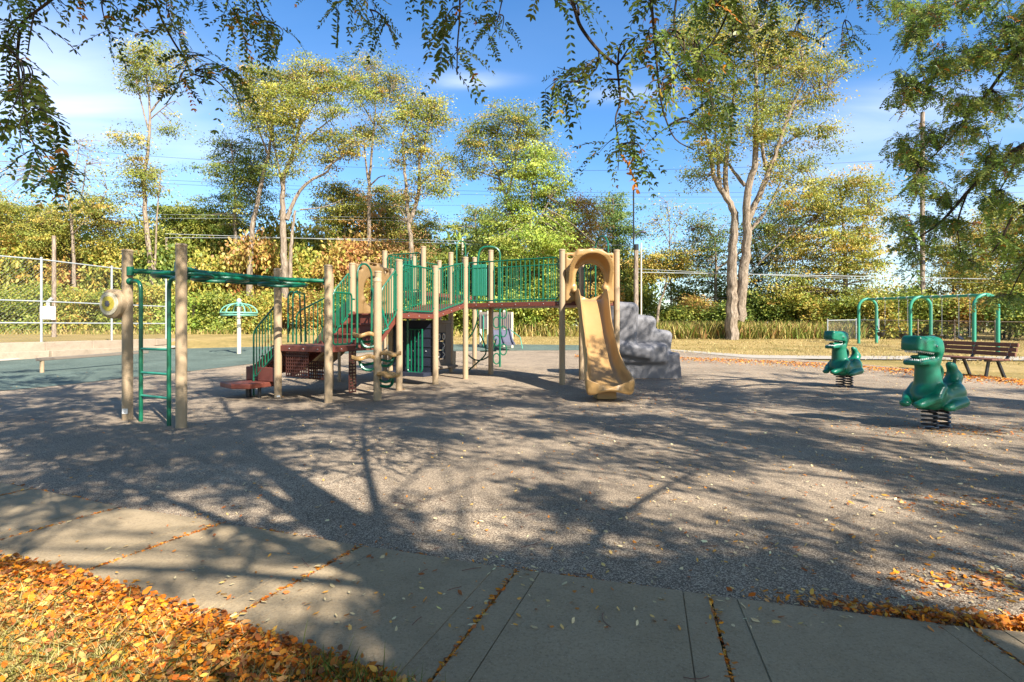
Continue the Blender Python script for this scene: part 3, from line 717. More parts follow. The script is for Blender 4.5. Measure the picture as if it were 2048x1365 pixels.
# ------------------------------------------------------------------ spring dinosaurs
def np_local(name, V, Fc, mat, parent):
    o = np_mesh(name, V, Fc, mat, None, None, True); o.parent = parent; return o
def local(o, parent): o.parent = parent; return o
def dup(root, loc, rz, label):
    r = root.copy(); COL.objects.link(r); r.location = loc; r.rotation_euler.z = rz; r['label'] = label
    for ch in list(root.children):
        c = ch.copy(); COL.objects.link(c); c.parent = r
        for gch in list(ch.children):
            e = gch.copy(); COL.objects.link(e); e.parent = c
    return r
def dino(loc, rz, label):
    t = empty('spring_rider', loc, label, 'spring rider', 'green dinosaur spring riders', rz)
    def fn(X, Y, Z):
        Ya = np.abs(Y)
        d = s_ell((-.03, 0, .40), (.37, .175, .165))(X, Y, Z)
        d = su(d, s_cap((.13, 0, .42), (.17, 0, .84), .168, .125)(X, Y, Z), .06)
        d = su(d, s_ell((.15, 0, .42), (.19, .185, .17))(X, Y, Z), .05)
        hd = s_box((.27, 0, 1.05), (.22, .122, .112), .045, (-.1, 'y'))(X, Y, Z)           # upper head
        hd = su(hd, s_ell((.1, 0, 1.0), (.15, .135, .17))(X, Y, Z), .05)
        hd = su(hd, s_ell((.40, 0, 1.075), (.1, .1, .07))(X, Y, Z), .04)
        hd = su(hd, s_cap((.24, .085, 1.12), (.36, .07, 1.12), .035, .03)(X, Ya, Z), .035)  # brow
        jaw = s_box((.26, 0, .868), (.205, .112, .05), .032, (.06, 'y'))(X, Y, Z)
        hd = su(hd, jaw, .04)
        mouth = np.maximum(np.maximum(Z - (.945 + .035 * np.clip(X - .12, 0, 1) / .3), (.918 - .02 * np.clip(X - .12, 0, 1) / .3) - Z), .135 - X)
        mz = .932; half = .03 + .05 * np.clip((X - .14) / .32, 0, 1)
        mouth = np.maximum(np.abs(Z - mz - .0) - half * .8, .15 - X)
        d = su(d, hd, .05)
        d = sdiff(d, np.maximum(mouth, Ya - .2), .02)
        d = np.minimum(d, s_box((.27, 0, .915), (.13, .06, .02), .018)(X, Y, Z))             # tongue
        d = su(d, s_ell((.2, .125, 1.045), (.035, .02, .03))(X, Ya, Z), .02)
        # arms folded on the chest, feet, thighs
        d = su(d, s_cap((.14, .15, .53), (.26, .17, .41), .066, .058)(X, Ya, Z), .03)
        d = su(d, s_cap((.26, .17, .41), (.40, .10, .345), .06, .055)(X, Ya, Z), .02)
        d = su(d, s_ell((.44, .085, .33), (.065, .06, .045))(X, Ya, Z), .02)
        d = su(d, s_ell((-.19, .12, .44), (.15, .085, .15))(X, Ya, Z), .035)
        d = su(d, s_cap((-.24, .16, .34), (.02, .19, .30), .075, .06)(X, Ya, Z), .03)
        d = su(d, s_ell((.06, .19, .29), (.075, .06, .045))(X, Ya, Z), .02)
        d = su(d, s_cap((-.26, 0, .48), (-.35, 0, .64), .12, .08)(X, Y, Z), .06)
        d = su(d, s_cap((-.35, 0, .64), (-.30, 0, .77), .078, .05)(X, Y, Z), .05)
        d = su(d, s_cap((-.3, 0, .77), (-.255, 0, .80), .045, .04)(X, Y, Z), .04)
        # grab loop behind the neck
        q = np.sqrt((np.sqrt((X + .01) ** 2 + (Z - .7) ** 2) - .095) ** 2 + Y * Y) - .028
        d = su(d, q, .02)
        return np.maximum(d, .245 - Z)
    V, Fc = surface_nets(fn, (-.52, -.36, .2), (.6, .36, 1.24), .0145)
    body = np_local('body', V, Fc, M['dino'], t)
    for up in (True, False):
        b = MB()
        def tooth(x, y, z, s_, r=.011, l=.026): b.lathe([(r, 0), (r * .7, l * .55), (.001, l)], (x, y, z), 6, M=Matrix.Diagonal(Vector((1, 1, s_))))
        for q in range(9):
            u = q / 8; x = .2 + .25 * u; gap = .8 * (.03 + .05 * (x - .14) / .32); y = .098 - .02 * u
            for s_ in (-1, 1):
                if up: tooth(x, s_ * y, .937 + gap, -1)
                else: tooth(x - .008, s_ * y, .927 - gap, 1)
        for y in (-.055, -.028, 0, .028, .055):
            if up: tooth(.462, y, .992, -1, .012, .03)
            else: tooth(.437, y, .862, 1, .012, .03)
        local(b.build('teeth', M['white'], None), body)
    for s_ in (-1, 1):
        b = MB()
        b.tube([(.205 + .012 * math.cos(a), s_ * (.142), 1.047 + .010 * math.sin(a)) for a in np.linspace(0, 6.28, 9)[:-1]], .004, 5, closed=True); b.sphere((.205, s_ * .138, 1.047), .012, 8)
        local(b.build('eye', M['black'], None), body)
    b = MB()
    b.box((0, 0, .252), (.46, .16, .02)); b.box((0, 0, .005), (.46, .18, .012)); local(b.build('mount_plate', M['black'], None, bevel=.004), t)
    for x in (-.115, .115):
        b = MB(); n = 4.6
        b.tube([(x + .082 * math.cos(a), .082 * math.sin(a), .015 + .235 * a / (2 * math.pi * n)) for a in np.linspace(0, 2 * math.pi * n, 100)], .0135, 7)
        local(b.build('spring', M['black'], None), t)
    return t
dn = dino((5.38, 6.98, 0), R(200), 'large glossy green dinosaur spring rider standing in front of the brown bench')
dx, dy = gp(1689, 774)
dup(dn, (dx, dy, G(dy)), R(202), 'green dinosaur spring rider farther off, between the slide and the swing frame')
# ------------------------------------------------------------------ swings
SW = [Vector((18.75, 29.0, 0)), Vector((18.72, 25.2, 0)), Vector((18.7, 21.7, 0))]
for p in SW: p.z = G(p.y) - .1
sw = empty('swing_set', (SW[1].x, SW[1].y, G(25.2)), 'green steel swing frame of three arches and a long top beam', 'swing set')
for p in SW:
    b = MB(); w = .47; h = 2.42
    b.tube([p + Vector((-w, 0, -.2)), p + Vector((-w, 0, 1.2)), p + Vector((-w, 0, h - .47))] + [p + Vector((-w * math.cos(t), 0, h - .47 + .47 * math.sin(t))) for t in np.linspace(0, math.pi, 15)[1:-1]] + [p + Vector((w, 0, h - .47)), p + Vector((w, 0, 1.2)), p + Vector((w, 0, -.2))], .07, 12)
    b.build('arch_leg', M['greenl'], sw)
b = MB(); b.tube([SW[0] + Vector((0, .1, 2.4)), SW[1] + Vector((0, 0, 2.4)), SW[2] + Vector((0, -.1, 2.4))], .062, 12)
bm_ = b.build('top_beam', M['greenl'], sw)
for a, e in ((SW[0], SW[1]), (SW[1], SW[2])):
    for f in (.2, .36, .62, .78):
        b = MB(); q = a + (e - a) * f + UP * 2.4; b.tube([q + Vector((0, -.03, 0)), q + Vector((0, .03, 0))], .078, 12); b.tube([q, q - UP * .14], .02, 6); b.build('hanger_clamp', M['steel'], bm_)
def chain(b, a, e):
    n = int((e - a).length / .07)
    for q in range(n):
        p = a + (e - a) * (q + .5) / n; o = Vector((.012, 0, 0)) if q % 2 else Vector((0, .012, 0))
        b.tube([p - UP * .035 + o, p + UP * .035 + o], .006, 4); b.tube([p - UP * .035 - o, p + UP * .035 - o], .006, 4)
for k_, (a, e, f0, f1, kind, lab) in enumerate(((SW[0], SW[1], .2, .36, 'bucket', 'dark bucket swing hanging in the far bay, nearest the far arch'), (SW[0], SW[1], .62, .78, 'bucket', 'dark bucket swing hanging in the far bay, next to the middle arch'),
                                      (SW[1], SW[2], .2, .36, 'belt', 'black belt swing hanging just past the middle arch of the swing frame'), (SW[1], SW[2], .62, .78, 'belt', 'black belt swing hanging behind the brown bench'))):
    p0 = a + (e - a) * f0 + UP * 2.26; p1 = a + (e - a) * f1 + UP * 2.26; c = (p0 + p1) / 2
    s_ = empty('swing', (c.x, c.y, G(c.y) + .5), lab, 'swing', 'swings hanging from the green frame')
    zs = G(c.y) + .52
    for q in (p0, p1): b = MB(); chain(b, q, Vector((q.x, q.y, zs + (.42 if kind == 'bucket' else .1)))); b.build('chain', M['steel'], s_)
    b = MB()
    if kind == 'belt':
        b2 = [p0 + (p1 - p0) * f + UP * (zs - 2.26 - a.z * 0 - p0.z + 2.26 - .0) for f in (0,)]
        pts = [Vector((p0.x + (p1.x - p0.x) * f, p0.y + (p1.y - p0.y) * f, zs - .13 * math.sin(math.pi * f) + .1)) for f in np.linspace(0, 1, 9)]
        for i in range(8): b.beam(pts[i], pts[i + 1], .16, .02)
    else:
        b.lathe([(.1, 0), (.16, .06), (.18, .2), (.16, .21), (.13, .08), (.02, .05)], (c.x, c.y, zs - .12), 12)
        b.lathe([(.2, .26), (.215, .28), (.2, .3), (.185, .28), (.2, .26)], (c.x, c.y, zs - .12), 14)
        for q in (p0, p1): b.tube([Vector((q.x, q.y, zs + .42)), Vector((c.x + (q.x - c.x) * .6, c.y + (q.y - c.y) * .6, zs + .17))], .02, 6)
    b.build('seat', M['black'], s_)
# ------------------------------------------------------------------ bench
bx, y0, y1 = 12.12, 13.3, 15.75; bz = G(14.4)
bn = empty('park_bench', (bx, 14.4, bz), 'brown plank park bench on black steel legs at the edge of the dry grass', 'bench')
for q in range(3):
    b = MB(); z = .50 + q * .115; x = bx + .06 + .035 * q
    b.box((x, (y0 + y1) / 2, bz + z + .055), (.035, y1 - y0, .1))
    for y in (y0 + .2, (y0 + y1) / 2, y1 - .2):
        for dz in (.03, .075): b.sphere((x - .018, y, bz + z + dz), .012, 8, m=1)
    b.build('back_plank', [M['benchw'], M['steel']], bn, smooth=False)
for q in range(3):
    b = MB(); b.box((bx - .44 + q * .15, (y0 + y1) / 2, bz + .43), (.14, y1 - y0, .035)); b.build('seat_plank', M['benchw'], bn, smooth=False, bevel=.006)
for y in (y0 + .2, (y0 + y1) / 2, y1 - .2):
    b = MB()
    pts = [(bx - .52, bz + .395), (bx - .1, bz + .395), (bx + .02, bz + .43), (bx + .07, bz + .52), (bx + .17, bz + .82)]
    for a, e in zip(pts[:-1], pts[1:]): b.beam((a[0], y, a[1]), (e[0], y, e[1]), .06, .045)
    b.beam((bx - .2, y, bz + .4), (bx - .02, y, bz - .05), .065, .055); b.beam((bx - .42, y, bz + .4), (bx - .5, y, bz - .05), .06, .05)
    b.build('leg', M['black'], bn, smooth=False, bevel=.006)
# ------------------------------------------------------------------ spinning dome on the teal rubber
dx, dy = gp(478, 708); z0 = G(dy)
dm = empty('spinner_dome', (dx, dy, z0), 'pale post topped by a light green umbrella shaped spinner dome', 'play spinner')
pm = dy / F; b = MB(); b.tube([(dx, dy, z0 - .1), (dx, dy, z0 + 2.0)], .075, 16); b.sphere((dx, dy, z0 + 2.08), .09, 14); b.build('post', M['cream'], dm)
b = MB(); rr = .66; zr = z0 + 1.6
b.tube([(dx + rr * math.cos(t), dy + rr * math.sin(t), zr) for t in np.linspace(0, 6.2832, 41)[:-1]], .03, 8, closed=True)
b.tube([(dx + (rr - .02) * math.cos(t), dy + (rr - .02) * math.sin(t), zr - .09) for t in np.linspace(0, 6.2832, 41)[:-1]], .022, 8, closed=True)
b.build('rim', M['dome'], dm)
for q in range(6):
    a = q * math.pi / 3 + .25; b = MB()
    b.tube([(dx + (.09 + (rr - .09) * math.sin(u)) * math.cos(a), dy + (.09 + (rr - .09) * math.sin(u)) * math.sin(a), zr + .36 * math.cos(u)) for u in np.linspace(0, math.pi / 2, 10)], .024, 7); b.build('spoke', M['dome'], dm)
b = MB(); b.lathe([(.11, 0), (.12, .05), (.1, .16)], (dx, dy, zr + .27), 16); b.build('hub', M['dome'], dm)
b = MB(); b.lathe([(.09, 0), (.09, .04)], (dx, dy, z0 + 1.38), 16); b.build('collar', M['grey'], dm)
# ------------------------------------------------------------------ balance beam
ax_, ay_ = gp(84, 746); bx_, by_ = gp(283, 728)
bb_ = empty('balance_beam', ((ax_ + bx_) / 2, (ay_ + by_) / 2, G(ay_)), 'low tan balance beam across the teal rubber patch', 'balance beam')
b = MB(); d = Vector((bx_ - ax_, by_ - ay_, 0)).normalized(); p0 = Vector((ax_, ay_, G(ay_) + .36)) - d * .12; p1 = Vector((bx_, by_, G(by_) + .36)) + d * .2
b.beam(p0, p1, .12, .08); b.build('beam', M['grey'], bb_, bevel=.01)
for q in (Vector((ax_, ay_, 0)), Vector((bx_, by_, 0))):
    b = MB(); b.tube([q - UP * .05, q + UP * (G(q.y) + .33)], .05, 12); b.build('leg', M['post'], bb_)
# ------------------------------------------------------------------ low wall and the tall chain link fence
wz = .68
wl = empty('retaining_wall', (-16.6, 20, G(20.0)), 'low weathered concrete retaining wall under the tall chain link fence', 'wall')
wp_ = [(-22.5, 10.5), (-19.0, 15.6), (-16.75, 19.75), (-16.0, 23.2), (-15.6, 25.6)]
k_ = 0
for a, e in zip(wp_[:-1], wp_[1:]):
    a = Vector((*a, 0)); e = Vector((*e, 0)); n = max(2, int((e - a).length / 1.6)); d = (e - a) / n; s_ = d.normalized().cross(UP)
    for q in range(n):
        b = MB(); j = random.uniform(-.012, .012)
        b.beam(a + d * q + d.normalized() * .008 - s_ * .15 + UP * ((wz + .28) / 2 + .02), a + d * (q + 1) - d.normalized() * .008 - s_ * .15 + UP * ((wz + .28) / 2 + .02 + j), .3, wz - .3 + .05)
        b.build('block', M['kerb'], wl, smooth=False, bevel=.02)
    b = MB(); b.beam(a + s_ * .12 + UP * .2, e + s_ * .12 + UP * .2, .34, .42); b.build('footing', M['kerb'], wl, smooth=False, bevel=.02)
tag(np_mesh('terrace', [(-22.6, 10.4, wz - .02), (-19.2, 15.5, wz - .02), (-16.95, 19.75, wz - .02), (-16.2, 23.2, wz - .02), (-15.8, 25.6, wz - .02), (-15.2, 40, wz + .06), (-90, 40, wz + .06), (-90, 10.4, wz - .02)], [list(range(8))], M['ground']), kind='structure')
tag(np_mesh('grass_bank', [(-15.8, 25.6, wz - .02), (-15.2, 40, wz + .06), (-9, 40, G(40.0) - .04), (-10.5, 27.5, G(27.5) - .04), (-15.3, 24.4, G(24.4) - .06), (-10, 25.4, G(25.4) - .08)], [(0, 3, 2, 1), (4, 5, 3, 0)], M['ground']), kind='structure')
def chainlink(name, pts, z0, h, label, cat, mats, sp=.1, wr=.0042, rails=(1.0,), pr=.035, low=True, group=None):
    """pts: post feet; mesh, posts and rails are parts"""
    t = empty(name, (pts[0][0], pts[0][1], z0(pts[0])), label, cat, group)
    P = [Vector((p[0], p[1], z0(p))) for p in pts]
    for p in P:
        b = MB(); b.tube([p - UP * .2, p + UP * (h + .03)], pr, 10); b.sphere(p + UP * (h + .05), pr * 1.15, 8); b.build('post', mats[0], t)
    for f in rails:
        b = MB(); b.tube([p + UP * h * f for p in P], pr * .62, 8); b.build('rail', mats[0], t)
    b = MB()
    for a, e in zip(P[:-1], P[1:]):
        L = (Vector((e.x, e.y, 0)) - Vector((a.x, a.y, 0))).length
        def pt(s, z): return a + (e - a) * (s / L) + UP * z
        lo = .03 if low else 0; hh = h - lo
        for dirn in (1, -1):
            s = -hh
            while s < L:
                # line s + z (or reversed)
                s0, s1 = max(s, 0), min(s + hh, L)
                if s1 - s0 > .02:
                    if dirn > 0: b.tube([pt(s0, lo + s0 - s), pt(s1, lo + s1 - s)], wr, 3, caps=False)
                    else: b.tube([pt(L - s0, lo + s0 - s), pt(L - s1, lo + s1 - s)], wr, 3, caps=False)
                s += sp
    b.build('wire_mesh', mats[1], t, smooth=False)
    return t
chainlink('chain_link_fence', [(-22.6, 10.3), (-20.6, 13.2), (-18.8, 16.3), (-16.9, 19.75), (-16.45, 22.6), (-15.85, 25.2)], lambda p: wz, 3.0, 'tall pale chain link fence standing on the concrete wall', 'fence', (M['steel'], M['wire']),  .12, .0023, (1.0, .50, .24, .0), .038)
gz_ = lambda p: G(p[1])
def rp(px, d): return ((px - 1024) * d / F, d)
chainlink('mesh_fence', [rp(1655, 31.5), rp(1712, 33.5), rp(1757, 32.2)], gz_, 1.15, 'short run of grey chain link fence behind the farthest swing arch', 'fence', (M['steel'], M['wire']), .12, .004, (1.0,), .035)
chainlink('mesh_fence', [rp(1757, 32.6), rp(1836, 31.0), rp(1909, 29), rp(1990, 27.5), rp(2090, 26)], gz_, 1.15, 'low overgrown chain link fence running behind the swings and bench', 'fence', (M['polewood'], M['wire']), .12, .004, (1.0,), .03)
# ------------------------------------------------------------------ poles and wires
def pole(px, d, ytop, r, label, name='utility_pole', mat='polewood'):
    c = wp(px, YH, d); z0 = G(d); t = empty(name, (c.x, d, z0), label, 'utility pole', 'poles standing among the trees')
    zt_ = wp(px, ytop, d).z; b = MB(); b.tube([(c.x, d, z0 - .3), (c.x, d, (z0 + zt_) / 2), (c.x, d, zt_)], [r, r * .92, r * .82], 12); b.build('shaft', M[mat], t)
    return t, Vector((c.x, d, 0))
t, c = pole(108, 29.5, 472, .11, 'pale pole behind the tall fence, carrying a white metal box')
b = MB(); q = wp(97, 627, 29.3); b.box((q.x, q.y - .05, q.z), (.68, .22, .72)); cb_ = b.build('meter_box', M['white'], t, bevel=.02)
b = MB(); b.box((q.x, q.y - .18, q.z), (.6, .04, .62)); b.box((q.x + .2, q.y - .21, q.z), (.05, .03, .1)); b.build('box_door', M['white'], cb_, bevel=.01)
b = MB(); b.tube([(q.x + .02, q.y - .05, q.z + .36), (q.x + .02, q.y - .05, q.z + .62), (q.x + .2, q.y, q.z + .8)], .09, 8); b.build('conduit', M['steel'], cb_)
t, c = pole(333, 44, 476, .1, 'slim grey pole behind the two outer ladder posts')
t, c = pole(925, 43, 478, .09, 'slim pale pole rising behind the middle of the climbing structure', mat='cream')
t, c = pole(1272, 34, 490, .16, 'pale pole with a black collar and street lamp beside the slide'); zt_ = wp(0, 490, 34).z
b = MB(); b.tube([c + UP * (zt_ - .32), c + UP * (zt_ + .02)], .165, 12); b.build('collar', M['black'], t)
b = MB(); b.tube([c + Vector((-.15, 0, zt_)), c + Vector((-.15, 0, wp(0, 376, 34).z))], .05, 8); b.build('mast', M['black'], t)
b = MB(); zl = wp(0, 470, 34).z; b.tube(arcpts(c + Vector((-.1, 0, zl - .1)), c + Vector((.05, -.1, zl + .15)), c + Vector((.35, -.2, zl + .18)), 6), .03, 7); b.lathe([(.02, .1), (.16, .02), (.17, -.04), (.05, -.08)], c + Vector((.42, -.22, zl + .14)), 12); b.build('lamp_head', M['slate'], t)
b = MB(); b.tube([c + Vector((.3, -.1, .3)), c + Vector((.3, -.1, wp(0, 487, 34).z))], .045, 8); b.build('conduit', M['cream'], t)
t, c = pole(1845, 36, 225, .15, 'tall brown utility pole seen above the swings through hanging branches'); zt_ = wp(0, 525, 36).z
b = MB(); b.tube([c + UP * (zt_ - .12), c + UP * (zt_ + .12)], .155, 12); b.build('collar', M['black'], t)
b = MB(); zi = wp(0, 345, 36).z; b.beam(c + Vector((0, 0, zi - .25)), c + Vector((.75, 0, zi + .3)), .08, .1)
b.tube([c + Vector((-.58, 0, zi - .7)), c + Vector((-.58, 0, zi + .45))], .02, 6)
for q in range(8): b.lathe([(.03, 0), (.11, .01), (.03, .05)], c + Vector((-.58, 0, zi - .6 + q * .12)), 10)
b.beam(c + Vector((0, 0, zi + .5)), c + Vector((-.65, 0, zi + .45)), .05, .06)
b.build('insulator', M['slate'], t)
t, c = pole(1553, 60, 492, .12, 'thin distant pole with a short crossarm beyond the twin trunked tree'); zt_ = wp(0, 512, 60).z
b = MB(); b.beam(c + Vector((-.9, 0, zt_)), c + Vector((.9, 0, zt_)), .12, .12); b.build('crossarm', M['polewood'], t)
# pairs of pixel heights at the survey stations and depth -> sagging wires
WIRES = [(190, 304, 1300, 340, 1760, 322, 47, .012, 'topmost dark wire crossing the sky above the trees'), (100, 347, 1240, 386, 1800, 380, 46, .011, 'upper of two dark wires crossing the sky at mid height'),
         (100, 355, 1240, 394, 1800, 391, 46, .011, 'lower of two dark wires crossing the sky at mid height'), (380, 404, 1200, 410, 1750, 398, 44, .01, 'pale wire passing in front of the middle tree crowns'),
         (150, 428, 900, 438, 1700, 460, 43.5, .01, 'thin pale wire just above the top of the thicket'), (150, 438, 900, 444, 1700, 478, 43, .01, 'thin pale wire sagging at the top of the thicket'),
         (330, 468, 925, 488, 1272, 500, 42.5, .022, 'thick bright wire running from the slim grey pole to the pale pole'), (330, 476, 925, 482, 1272, 492, 42, .02, 'second bright wire running from the slim grey pole'),
         (1272, 545, 1660, 552, 2300, 566, 34, .024, 'bright double cable running low in front of the trees'), (1272, 538, 1500, 549, 2300, 574, 34.2, .014, 'thin cable beside the bright double cable'),
         (1480, 512, 1846, 530, 2200, 540, 36, .02, 'dark cable meeting the brown utility pole below its collar')]
for x0, ya, x1, yb, x2, yc, d, r, lab in WIRES:
    a, m_, e = wp(x0, ya, d), wp(x1, yb, d), wp(x2, yc, d)
    A_ = np.array([[a.x ** 2, a.x, 1], [m_.x ** 2, m_.x, 1], [e.x ** 2, e.x, 1]]); k = np.linalg.solve(A_, np.array([a.z, m_.z, e.z])); k[0] = min(max(k[0], -.0006), .004)
    ex = (e.x - a.x) * .35
    b = MB(); b.tube([(x, d, k[0] * x * x + k[1] * x + k[2]) for x in np.linspace(a.x - (ex if x0 < 250 else 0), e.x + (ex if x2 > 1700 else 0), 40)], r, 5, caps=False)
    tag(b.build('overhead_wire', M['steel'] if 'bright' in lab or 'pale' in lab else M['black'], None), lab, 'wire', 'overhead wires')
# ------------------------------------------------------------------ toddler structure far behind
fx, fy = wp(1005, YH, 25).x, 25.0; fz = G(25.0)
fs = empty('toddler_structure', (fx, fy, fz), 'small far climbing structure with grey slides, seen under the bridge', 'play structure')
def fq(px, py, dy=0.0): return wp(px, py, fy + dy)
for px, top in ((976, 622), (1024, 625), (961, 620), (1008, 620)):
    q = fq(px, YH, 0 if px in (976, 1024) else .9); b = MB(); b.tube([(q.x, q.y, fz - .1), (q.x, q.y, wp(0, top, fy).z)], .06, 10); b.build('post', M['cream'], fs)
b = MB(); q = fq(1000, YH); b.box((q.x, fy + .45, fz + .78), (1.0, 1.0, .08)); b.build('deck', M['slate'], fs, smooth=False, bevel=.01)
for x0, x1, dy in ((958, 975, 0), (1007, 1024, 0), (960, 1020, .95)):
    b = MB(); a, e = fq(x0, 642, dy), fq(x1, 642, dy); b.beam((a + e) / 2 - UP * .38, (a + e) / 2 + UP * .4, .05, abs(e.x - a.x), sdir=(0, 1, 0))
    for q in range(4): b.beam(a + (e - a) * (q + .5) / 4 - UP * .3 + Vector((0, -.035, 0)), a + (e - a) * (q + .5) / 4 + UP * .3 + Vector((0, -.035, 0)), .02, .05, m=1)
    b.build('side_panel', [M['grey'], M['slate']], fs, smooth=False)
for s_ in (0, 1):
    b = MB(); x = fq(993 + 17 * s_, YH).x
    path = [Vector((x + .04 * i, fy - .1 - .27 * i, fz + z)) for i, z in enumerate((.82, .78, .62, .44, .3, .22, .2))]
    for pa, pe in zip(path[:-1], path[1:]): b.beam(pa, pe, .34, .04)
    for s2_ in (-1, 1): b.tube([q + Vector((s2_ * .18, 0, .06)) for q in path], .045, 8)
    b.build('slide', M['slate'], fs)
b = MB(); q = fq(967, YH); b.tube([(q.x, fy - .1, fz), (q.x, fy - .1, fz + 1.5), (q.x + .35, fy - .1, fz + 1.55), (q.x + .35, fy - .1, fz + .8)], .025, 7); b.build('grab_handle', M['greenl'], fs)
b = MB(); q = fq(1040, YH); b.tube([(q.x - .4, fy - .2, fz + .8), (q.x, fy - .6, fz + .5), (q.x + .1, fy - .7, fz)], .022, 7); b.build('handrail', M['greenl'], fs)
# ------------------------------------------------------------------ background trees
YG = [(160, 164, 66), (134, 148, 60), (184, 176, 80), (108, 128, 54)]
OLV = [(136, 144, 56), (112, 126, 50), (174, 166, 72), (94, 108, 44)]
GOLD = [(192, 174, 78), (166, 164, 72), (206, 178, 88), (136, 146, 66), (200, 154, 76)]
DRK = [(92, 114, 50), (112, 134, 58), (76, 96, 44), (138, 152, 68)]
BRN = [(188, 138, 84), (164, 120, 72), (204, 154, 94), (160, 146, 78), (172, 104, 62)]
LIME = [(166, 184, 70), (142, 166, 60), (190, 196, 90), (114, 142, 52)]
def tree(name, label, cat, d, limbs, blobs, cols, n, leaf=.2, bark='bark', group='trees behind the playground', flat=.75, vine=None, clump=.5, per=42, bare=0, tw=1.0, vcols=None):
    if not bare: n = int(n * 2.7); per = int(per * 1.75); leaf *= .76; clump *= .72
    s = d / F; base = limbs[0][0][0]; b0 = wp(base[0], YH, d)
    t = empty(name, (b0.x, d, G(min(d, 60.0))), label, cat, group)
    B = MB(); nodes = []
    for pts, r0, r1 in limbs:
        P = []; k = len(pts); off = 0.0; dr = random.uniform(-1, 1) * .5
        for i, (px, py) in enumerate(pts):
            P.append(wp(px, py, d) + Vector((0, dr * i * .35 if pts is not limbs[0][0] else 0, 0)))
        if pts is limbs[0][0]:
            P.insert(0, Vector((P[0].x, P[0].y, min(G(min(d, 60.0)) - .2, P[0].z - .3))))
        C = curve_eval([tuple(p) for p in P], 4 * len(P)); m = len(C)
        C = [c + Vector((random.gauss(0, .02), random.gauss(0, .02), 0)) * (r0 / .2) for c in C]
        B.tube(C, [r0 + (r1 - r0) * i / (m - 1) for i in range(m)], 9); nodes += C[m // 4:]
    NA = np.array([tuple(p) for p in nodes]); L = Leaves()
    def grow(bl, cols_, n_, lf, twigs):
        ar = np.array([b[2] * b[3] * (b[4] if len(b) > 4 else 1.0) for b in bl]); tot = ar.sum()
        for (b, a) in zip(bl, ar):
            px, py, rx, ry = b[:4]; c = np.array(wp(px, py, d)); rad = np.array([rx * s, min(rx, ry) * s * 1.0, ry * s])
            c[1] += rng.normal() * rad[1] * .7
            m = max(2, int(n_ * a / tot / per))
            u = rng.normal(size=(m, 3)) * .56; q = c + u * rad
            hue = pal(cols_, m, .2)
            for j in range(m):
                k = int(per * rng.uniform(.5, 1.5)); v = rng.normal(size=(k, 3)) * np.array([clump * 1.15, clump * 1.15, clump * .36]) * rng.uniform(.5, 1.5)
                pp = q[j] + v; dirs = nrm(v * np.array([1, 1, .5]) + rng.normal(size=(k, 3)) * .35 + np.array([0, 0, -.35]))
                nn = nrm(rng.normal(size=(k, 3)) * .6 + np.array([.3, -.45, flat]))
                cc = .7 * hue[j] + .3 * pal(cols_, k, .1)
                LL = lf * rng.uniform(.6, 1.25, k); L.add(pp, dirs, nn, LL, LL * .48, cc)
                if twigs and (j % 2 == 0 or bare):
                    i = np.argmin(((NA - q[j]) ** 2 * np.array([1, 1, .6])).sum(1)); a0 = Vector(NA[i]); e0 = Vector(q[j])
                    if (e0 - a0).length < 7:
                        mm = a0.lerp(e0, .55) + Vector((0, 0, .12 * (e0 - a0).length))
                        B.tube(arcpts(a0, mm, e0, 4), [.035 * tw, .028 * tw, .02 * tw, .014 * tw, .008 * tw], 4, caps=False)
    grow(blobs, cols, n, leaf, True)
    tr = B.build('trunk', M[bark], t)
    L.build('crown', M['leaf'], t)
    if vine:
        L = Leaves(); grow(vine, vcols or BRN, int(n * .55), leaf * .85, False); L.build('vine', M['leaf'], t)
    return t
def T(*a, **k): return tree(*a, **k)
T('slender_tree', 'tall slender tree with tufted crown, left of all the other tall trees', 'tree', 42, [([(303, 560), (298, 500), (290, 420), (287, 360), (296, 300), (300, 220), (292, 150)], .26, .05), ([(300, 225), (322, 190), (330, 150)], .08, .03), ([(297, 260), (280, 200), (272, 170)], .07, .03), ([(288, 350), (270, 330)], .06, .03), ([(299, 240), (345, 205), (362, 212)], .05, .02), ([(310, 540), (313, 420), (318, 340)], .09, .03)],
  [(285, 108, 52, 26), (328, 132, 42, 26), (265, 150, 32, 20), (320, 170, 32, 20), (280, 182, 26, 16), (318, 245, 26, 18), (292, 293, 34, 22), (265, 335, 34, 22), (300, 345, 28, 22), (275, 372, 36, 18), (310, 380, 22, 14), (255, 395, 22, 12)], GOLD + OLV + OLV + YG, 5600, .2, tw=.8)
T('bare_tree', 'almost leafless thin tree behind the near part of the tall fence', 'tree', 40, [([(148, 560), (146, 500), (142, 430), (132, 360), (122, 300)], .17, .03), ([(144, 450), (165, 390), (175, 330)], .07, .02), ([(140, 420), (100, 370), (70, 330)], .06, .02), ([(136, 380), (150, 320), (152, 280)], .05, .02), ([(145, 470), (190, 420), (215, 380)], .06, .02)],
  [(125, 300, 60, 40), (165, 300, 40, 40), (70, 350, 60, 40), (110, 370, 70, 40), (195, 370, 45, 35), (30, 390, 50, 30)], GOLD + OLV, 1500, .17, per=9, bare=1, tw=.6)
T('leaning_tree', 'tall tree with a bare pale trunk leaning to the right', 'tree', 41.5, [([(500, 540), (505, 460), (520, 380), (536, 310), (545, 250), (540, 190)], .27, .06), ([(536, 310), (515, 250), (505, 210)], .09, .03), ([(543, 260), (565, 200), (572, 160)], .08, .03)],
  [(520, 150, 42, 24), (500, 180, 40, 28), (560, 150, 42, 24), (530, 215, 42, 26), (508, 245, 34, 22), (552, 240, 30, 20)], GOLD + OLV + OLV + YG, 4600, .2)
